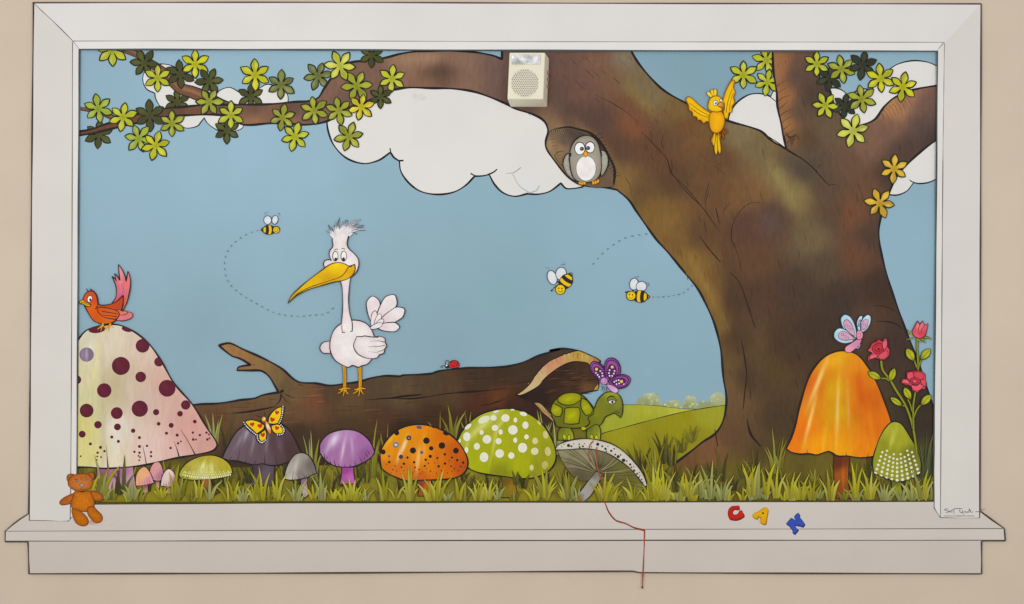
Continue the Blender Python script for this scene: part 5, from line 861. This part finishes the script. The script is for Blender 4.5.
a.build('grass', None, 'soft', kind='stuff', label='light yellow-green grass tufts in the front row above the sill', cat='grass'); LAY[0] += .0008

# ------------------------------------------------------------------ painted window frame and sill
lift(10); FR = (217, 214, 212); FI = (222, 220, 218)
win = bpy.data.objects.new('window_1', None); COL.objects.link(win); win['_o'] = [0, 0, ZC]; win.location = (0, 0, ZC); win['kind'] = 'structure'; win['label'] = 'white window frame painted round the mural scene'
LI = (78, 70, 66)
s = Art(); s.fill(straight(Q(33.5, 3, 980.5, 4, 937, 50.8, 600, 50.2, 79.5, 49)), FR, 0, sm=False); s.fill(straight(Q(72.5, 41.5, 944, 42.6, 937, 50.8, 600, 50.2, 79.5, 49)), FI, 0, sm=False)
s.line(Q(33, 3, 300, 2.6, 600, 3.6, 981, 4.2), 1.3, (92, 70, 68)); s.line(Q(73, 41.3, 260, 41, 500, 41.8, 740, 42.2, 944, 42.6), .8, (150, 142, 140)); s.line(Q(79, 49.6, 300, 49.9, 600, 50.8, 937, 51.4), 1.6, (74, 84, 88)); s.line(Q(34.5, 4, 56, 24, 74, 42), .9, (120, 108, 104)); s.line(Q(74, 42, 79.5, 49), .7, (130, 124, 120)); s.line(Q(943, 43, 937, 51), .8, (130, 124, 120)); s.build('top_casing', win, 'smooth')
FR = (211, 208, 202); FI = (218, 215, 212)
s = Art(); s.fill(straight(Q(33.5, 3, 79.5, 49, 77.5, 502, 69.5, 521, 29.5, 520)), FR, 0, sm=False); s.fill(straight(Q(72.8, 42, 79.5, 49, 77.5, 502, 77.5, 512, 71.5, 518)), FI, 0, sm=False)
s.line(Q(34, 3, 32, 200, 30.5, 400, 29.3, 520), 1.6, (66, 58, 54)); s.line(Q(73, 42, 72.2, 300, 71, 500, 70.5, 519), .9, (110, 102, 98)); s.line(Q(79.7, 49, 78.5, 250, 77.3, 470, 77.2, 502), 1.4, (70, 76, 78)); s.line(Q(29.3, 520.2, 50, 521, 68, 521, 71.5, 518.5, 77, 512), 1.2, LI); s.line(Q(77.2, 500, 77.2, 512), .8, LI); s.build('side_casing', win, 'smooth')
s = Art(); s.fill(straight(Q(937, 50.8, 980.5, 4, 979.5, 518, 939.8, 517.8, 933.3, 508)), FR, 0, sm=False); s.fill(straight(Q(937, 50.8, 943.8, 43, 940, 517.5, 933.3, 508)), FI, 0, sm=False)
s.line(Q(980.7, 4, 980, 250, 979.4, 518), 1.6, (84, 68, 66)); s.line(Q(944, 43, 942.5, 160), .8, (150, 144, 142)); s.line(Q(942.5, 160, 941.5, 300, 940, 517.5), .9, (112, 106, 104)); s.line(Q(937, 51, 935.5, 250, 933.6, 440, 933.3, 508), 1.5, (70, 76, 80)); s.line(Q(933.3, 506, 936, 512, 939.8, 517.8, 's', 960, 518.2, 979.5, 518.2), 1.2, LI); s.build('side_casing', win, 'smooth')
sil = bpy.data.objects.new('trim_1', None); COL.objects.link(sil); sil['_o'] = [0, 0, ZC]; sil.location = (0, 0, ZC); sil['kind'] = 'structure'; sil['label'] = 'white window sill painted under the mural scene'
lift(10)
s = Art(); s.fill(straight(Q(77.5, 504.5, 300, 503, 600, 502.2, 933.3, 501.5, 933.3, 508, 939.8, 517.8, 979.5, 518, 980, 511.2, 1003.8, 528.3, 500, 529.5, 5.7, 531, 29.3, 513.4, 29.3, 520.4, 69, 521.2, 77.2, 512)), (202, 194, 187), 0, sm=False)
s.line(Q(77, 504.2, 300, 502.8, 600, 502, 933.3, 501.2), 1.0, (60, 58, 40)); s.line(Q(29.3, 513.4, 17, 521.5, 5.7, 531), 1.2, LI); s.line(Q(980, 511.2, 992, 520, 1003.8, 528.3), 1.5, (70, 56, 48)); s.build('sill_top', sil, 'smooth')
s = Art(); s.fill(straight(Q(5.7, 531, 500, 529.5, 1003.8, 528.3, 1004.8, 540.2, 500, 540.6, 5.7, 541.3)), (204, 196, 189), 0, sm=False)
s.line(Q(5.7, 531, 500, 529.5, 1003.8, 528.3), .9, (128, 118, 112)); s.line(Q(5.7, 541.3, 300, 540.8, 600, 540.2, 1004.8, 540.4), 1.4, LI); s.line(Q(5.7, 530.5, 5.7, 541.8), 1.2, LI); s.line(Q(1003.8, 528.3, 1004.8, 541), 1.4, LI); s.build('sill_edge', sil, 'smooth')
s = Art(); s.fill(straight(Q(28.6, 541.3, 981, 540.4, 981, 573.4, 600, 572, 29.6, 573.5)), (199, 190, 182), 0, sm=False)
s.line(Q(28.6, 541.6, 29.6, 573.5), 1.5, (78, 62, 56)); s.line(Q(29, 573.5, 300, 572.8, 632, 571, 640, 572.3, 981, 573.6), 1.5, (78, 64, 58)); s.line(Q(981, 541, 981.2, 573.5), 1.5, (78, 62, 56)); s.build('apron', sil, 'smooth')

# signature
lift(3); s = Art(); Z = lambda *v: P(930, 500, 17.07, *v); SC = (88, 78, 76)
for l in (Z(300, 150, 265, 148, 240, 162, 275, 178, 320, 190, 300, 205, 260, 210), Z(325, 195, 345, 185, 340, 178, 325, 185, 328, 202, 350, 205), Z(395, 155, 375, 152, 365, 170, 368, 212), Z(350, 182, 385, 180), Z(400, 145, 460, 142, 540, 145), Z(405, 145, 400, 200, 404, 235), Z(500, 160, 505, 200, 530, 212, 550, 200, 552, 165), Z(552, 165, 556, 220, 560, 255),
          Z(575, 205, 600, 192, 610, 212, 590, 215), Z(625, 190, 630, 212, 655, 200), Z(650, 212, 665, 145, 690, 212), Z(655, 185, 690, 180), Z(700, 205, 730, 198)): s.line(l, .55, SC)
for k in range(30):
    if k in (7, 22): s.dot(944.3 + k * 1.0, 516.2, .3, col=SC); continue
    x = 944 + k; s.line([(x, 515), (x + .3, 516.3), (x + .6, 515.3 + (k % 2) * .3), (x + .9, 516.3)], .3, (140, 132, 128))
s.line(Q(975, 511.6, 979.6, 511.3), .8, (150, 60, 66)); s.line(Q(980, 511.2, 983, 509, 985.5, 508.6), .7, (130, 110, 90), (1, .3))
s.build('signature', None, label='handwritten artist signature on the foot of the right casing', cat='signature')

# red string
s = Art(); q = Q(597, 440, 591, 447, 589, 452, 590, 462, 595, 470, 599, 479, 600, 484); RS = (150, 70, 56)
q1 = P(450, 395, 4.876, 700, 222, 682, 245, 676, 290, 684, 325); q2 = P(450, 395, 4.876, 712, 262, 716, 300, 718, 350, 730, 390, 738, 415); s.line(q1, 1.0, (156, 82, 70)); s.line(q2, 1.2, (156, 76, 64)); s.line(P(450, 395, 4.876, 625, 488, 628, 505, 645, 522), 1.0, (146, 60, 56))
s.line(P(450, 395, 4.876, 738, 415, 745, 460, 748, 500, 752, 522) , .7, (150, 90, 56))
s.line(P(580, 490, 4.096, 90, 35, 103, 55, 118, 90, 145, 122, 185, 135, 220, 152, 264, 163, 's', 263, 210, 260, 290, 257, 350, 255, 392), 1.3, RS); s.line([(x + .5, y + .5) for x, y, *_ in P(580, 490, 4.096, 103, 58, 118, 92, 145, 124, 185, 137, 220, 154, 262, 165)], .5, (96, 40, 34)); s.dot(642.2, 587, .9, 1.6, 0, (96, 46, 38))
s.build('string', None, label='thin red string trailing from the gilled mushroom over the sill', cat='string')

# letters
def letter(name, pts, col, dark, holes, label):
    t = Art(); sh = [(p[0] + .5, p[1] + 1.1, p[2]) for p in pts]; t.fill(sh, dark, .3, dark); f = rimmed(pts, col, tuple(v * .8 for v in col), 1.0, .5); t.fill(pts, f, .25, tuple(v * .7 for v in col))
    for (x, y, rx, ry, c) in holes: t.dot(x, y, rx, ry, 0, c)
    t.build(name, None, label=label, cat='letter', group='toy letters painted on the sill')
Z = lambda *v: P(715, 500, 10.24, *v)
letter('toy_letter', Z(245, 55, 's', 248, 85, 's', 225, 92, 195, 88, 178, 105, 178, 132, 195, 148, 220, 146, 238, 130, 's', 250, 105, 's', 275, 105, 's', 278, 128, 's', 292, 135, 's', 296, 158, 270, 180, 225, 198, 180, 198, 145, 185, 130, 150, 135, 100, 165, 65, 200, 58), (196, 32, 26), (110, 24, 26), (), 'red toy letter C lying on the sill')
letter('toy_letter', Z(485, 82, 's', 515, 74, 540, 88, 538, 120, 's', 528, 180, 520, 235, 's', 500, 244, 470, 232, 455, 215, 's', 462, 195, 472, 180, 's', 440, 165, 's', 430, 188, 400, 180, 's', 378, 158, 's', 395, 135, 's', 440, 115), (222, 166, 20), (156, 110, 30), ((762.8, 513, 1.1, 1.1, (90, 60, 20)),), 'yellow toy letter A lying on the sill')
letter('toy_letter', Z(850, 128, 's', 866, 150, 's', 860, 165, 's', 918, 242, 's', 898, 270, 's', 872, 262, 's', 812, 250, 's', 832, 288, 's', 852, 300, 's', 812, 345, 's', 790, 330, 's', 794, 312, 's', 752, 256, 's', 724, 240, 's', 776, 180, 's', 800, 192, 's', 838, 212, 's', 806, 172, 's', 822, 148, 's'), (52, 80, 178), (30, 46, 112), (), 'blue toy letter N lying tilted over the sill line')

# teddy bear
Z = lambda *v: P(50, 460, 8.05, *v); lift(2)
t = thing('teddy_bear', 'orange-brown teddy bear sitting on the sill at the lower left', 'teddy bear', 86, 526)
OB = (188, 104, 42); ED = (116, 58, 24)
s = Art(); s.fill(Z(300, 520, 's', 360, 440, 420, 470, 470, 490, 530, 512, 480, 522, 400, 525), blobs((206, 192, 184), (92, 521, 6, 3, 10, (170, 140, 128), .8)), 0); s.build('painted_shadow', t, 'paint', label='soft mauve painted shadow beside the bear')  # the bear's shadow, painted on the sill as part of the mural
def bearpart(name, q, c=OB, lab=None, extra=()):
    s = Art(); s.fill(q, blobs(rimmed(q, c, ED, 1.5, .75), *extra), .4, (84, 44, 20), step=1.1); return s, s_build(s, name, lab)
def s_build(s, name, lab): return s.build(name, t, 'fur', label=lab)
bearpart('ear', Z(138, 150, 145, 120, 172, 110, 200, 118, 200, 150, 175, 175, 150, 175)); bearpart('ear', Z(308, 105, 335, 95, 358, 108, 360, 140, 345, 165, 320, 140))
bearpart('arm', Z(240, 262, 205, 262, 155, 280, 105, 308, 80, 338, 92, 360, 130, 360, 180, 348, 220, 330), (184, 98, 48)); bearpart('arm', Z(325, 250, 370, 250, 415, 272, 432, 300, 415, 326, 375, 328, 335, 308))
bearpart('torso', Z(210, 245, 260, 255, 320, 245, 345, 280, 362, 345, 352, 395, 300, 415, 230, 408, 185, 395, 172, 350, 185, 300), (196, 110, 30), None, ((82, 500, 5, 7, 0, (206, 122, 36), .5),))
bearpart('leg', Z(180, 395, 225, 395, 280, 435, 310, 475, 312, 510, 285, 530, 250, 528, 215, 508, 190, 460), (192, 106, 24)); bearpart('leg', Z(305, 385, 350, 370, 380, 400, 420, 440, 428, 475, 408, 502, 370, 505, 340, 480, 310, 440), (192, 106, 26))
q = Z(148, 190, 158, 150, 190, 120, 240, 108, 290, 108, 335, 130, 350, 170, 342, 210, 310, 236, 255, 250, 200, 242, 165, 220)
s = Art(); s.fill(q, blobs(rimmed(q, (192, 108, 52), ED, 1.6, .7), (82, 485, 5, 3.4, 0, (206, 126, 70), .7)), .4, (84, 44, 20), step=1.1)
s.dot(50 + 262 / 8.05, 460 + 200 / 8.05, 2.3, 1.7, 0, (160, 142, 138), .4, (80, 60, 56)); s.line(Z(260, 212, 256, 228), .5, (90, 50, 26)); s.line(Z(240, 240, 262, 232, 285, 234), .6, (90, 50, 26))
for x, y, yy in ((218, 172, 160), (296, 158, 146)): s.dot(50 + x / 8.05, 460 + y / 8.05, 1.2, 1.3, 0, (122, 118, 122)); s.dot(50 + x / 8.05, 460 + y / 8.05, .5, col=(40, 36, 38)); s.line(Z(x - 18, yy, x, yy - 8, x + 14, yy), .5, (90, 50, 26))
s.line(Z(248, 135, 258, 160, 268, 138), .5, (130, 70, 34)); s.build('head', t, 'fur', label='head with small eyes and a grey nose')

# ------------------------------------------------------------------ the intercom speaker fixed on the wall
sp = thing('wall_speaker', 'cream plastic intercom speaker with a round grille, fixed on the wall', 'speaker', 528, 108)
def wpt(x, y, d): # a point d metres in front of the wall
    return ((x - CX) * S - sp['_o'][0], -d, ZC + (CY - y) * S - sp['_o'][2])
def solid_mesh(name, rings, m, col, bev=0.0, parent=sp, label=None, seg=3):
    v = [p for r in rings for p in r]; n = len(rings[0]); f = []
    for k in range(len(rings) - 1):
        for i in range(n): f.append((k * n + i, k * n + (i + 1) % n, (k + 1) * n + (i + 1) % n, (k + 1) * n + i))
    f.append(tuple(range((len(rings) - 1) * n, len(rings) * n))); f.append(tuple(reversed(range(n))))
    me = bpy.data.meshes.new(name); me.from_pydata(v, [], f)
    import bmesh
    bm = bmesh.new(); bm.from_mesh(me); bmesh.ops.recalc_face_normals(bm, faces=bm.faces)
    if bev: bmesh.ops.bevel(bm, geom=list(bm.edges), offset=bev, segments=seg, affect='EDGES', profile=.6)
    bm.to_mesh(me); bm.free()
    at = me.color_attributes.new('Col', 'FLOAT_COLOR', 'POINT')
    for d in at.data: d.color = (*lin(col), 1)
    for p in me.polygons: p.use_smooth = False
    me.materials.append(M[m]); o = bpy.data.objects.new(name, me); COL.objects.link(o); o.parent = parent
    if label: o['label'] = label
    return o
quad = lambda x0, y0, x1, y1, d, sh=0: [wpt(x0 + sh, y0, d), wpt(x1 + sh, y0, d), wpt(x1, y1, d), wpt(x0, y1, d)]
D0, D1 = .0, .085
back = [wpt(509.5, 56, D0), wpt(549.2, 58, D0), wpt(547.2, 107, D0), wpt(510.5, 107, D0)]
front = [wpt(509.6, 55.5, D1), wpt(544.6, 55.5, D1), wpt(542.8, 101.5, D1), wpt(507.3, 101.5, D1)]
CR = (226, 220, 198)
solid_mesh('case', [back, front], 'plastic', CR, .006)
fx = lambda x, y, d=D1: wpt(512 + (x - 512) / 1.0133, 302 + (y - 302) / 1.0133, d)
gr = [[fx(524.8 + 13.9 * math.cos(k * math.pi / 20), 82.8 + 14.4 * math.sin(k * math.pi / 20), D1 + e) for k in range(40)] for e in (-.002, .0012)]
solid_mesh('grille', gr, 'plastic', (214, 206, 186))
# perforations of the grille, one mesh with the pattern
g = Art(); v = []; f = []; c = []
for i in range(-9, 10):
    for j in range(-11, 12):
        x = i * 2.1 + (j % 2) * 1.05; y = j * 1.8
        if math.hypot(x, y) < 13.2:
            o = len(v); p = [fx(524.8 + x + .58 * math.cos(k * math.pi / 4), 82.8 + y + .58 * math.sin(k * math.pi / 4), D1 + .0016) for k in range(8)]
            v += p; f.append(tuple(range(o, o + 8))[::-1])
me = bpy.data.meshes.new('grille_holes'); me.from_pydata(v, [], f); at = me.color_attributes.new('Col', 'FLOAT_COLOR', 'POINT')
for d in at.data: d.color = (*lin((112, 104, 90)), 1)
me.materials.append(M['plastic']); o = bpy.data.objects.new('grille_holes', me); COL.objects.link(o); o.parent = bpy.data.objects['grille']
solid_mesh('nameplate', [[fx(512, 54.5, D1 - .001), fx(540.5, 54, D1 - .001), fx(540.5, 64.2, D1 - .001), fx(511.8, 64.2, D1 - .001)], [fx(512, 54.5, D1 + .006), fx(540.5, 54, D1 + .006), fx(540.5, 64.2, D1 + .006), fx(511.8, 64.2, D1 + .006)]], 'metal', (225, 225, 225), .0015, label='crumpled shiny silver strip')
solid_mesh('nameplate_bar', [[fx(518, 58.8, D1 + .005), fx(532, 58.8, D1 + .005), fx(532, 61, D1 + .005), fx(518, 61, D1 + .005)], [fx(518, 58.8, D1 + .010), fx(532, 58.8, D1 + .010), fx(532, 61, D1 + .010), fx(518, 61, D1 + .010)]], 'metal', (235, 235, 235), .001, parent=bpy.data.objects['nameplate'])
for k, y in enumerate((73, 80, 87)):
    solid_mesh('side_slot', [[wpt(547.6 - k * .3, y - 1.6, .030 + k * 0), wpt(548.6 - k * .3, y - 1.6, .012), wpt(548.4 - k * .3, y + 1.6, .012), wpt(547.4 - k * .3, y + 1.6, .030)], [wpt(548.6 - k * .3, y - 1.6, .032), wpt(549.4 - k * .3, y - 1.6, .014), wpt(549.2 - k * .3, y + 1.6, .014), wpt(548.4 - k * .3, y + 1.6, .032)]], 'plastic', (176, 120, 104))

# ------------------------------------------------------------------ camera, lights
for o in bpy.data.objects:
    if '_o' in o: del o['_o']
cam_d = bpy.data.cameras.new('camera'); cam = bpy.data.objects.new('camera', cam_d); COL.objects.link(cam)
D = 6.5; OFF = .007; cam.location = (0, -D, ZC); cam.rotation_euler = (math.pi / 2, 0, 0); cam_d.sensor_width = 36; cam_d.lens = 36 * (D - OFF) / (1024 * S)
bpy.context.scene.camera = cam
def area(name, loc, tgt, sx, sy, power, col=(1, 1, 1)):
    d = bpy.data.lights.new(name, 'AREA'); d.shape = 'RECTANGLE'; d.size = sx; d.size_y = sy; d.energy = power; d.color = col
    o = bpy.data.objects.new(name, d); COL.objects.link(o); o.location = loc; o.rotation_euler = (Vector(tgt) - Vector(loc)).to_track_quat('-Z', 'Y').to_euler()
area('added_soft_light', (-3.0, -6.8, 2.9), (-.2, 0, 1.1), 2.2, 1.6, 190); area('added_soft_light', (3.6, -7.0, 1.9), (.9, 0, 1.0), 2.2, 1.6, 150)  # unseen soft lights, added to light the mural evenly and shade the speaker
w = bpy.data.worlds.new('world'); bpy.context.scene.world = w; w.use_nodes = True
w.node_tree.nodes['Background'].inputs[0].default_value = (1, 1, 1, 1); w.node_tree.nodes['Background'].inputs[1].default_value = .63
vs = bpy.context.scene.view_settings; vs.view_transform = 'Standard'; vs.look = 'None'; vs.exposure = -0.07; vs.gamma = 1.0
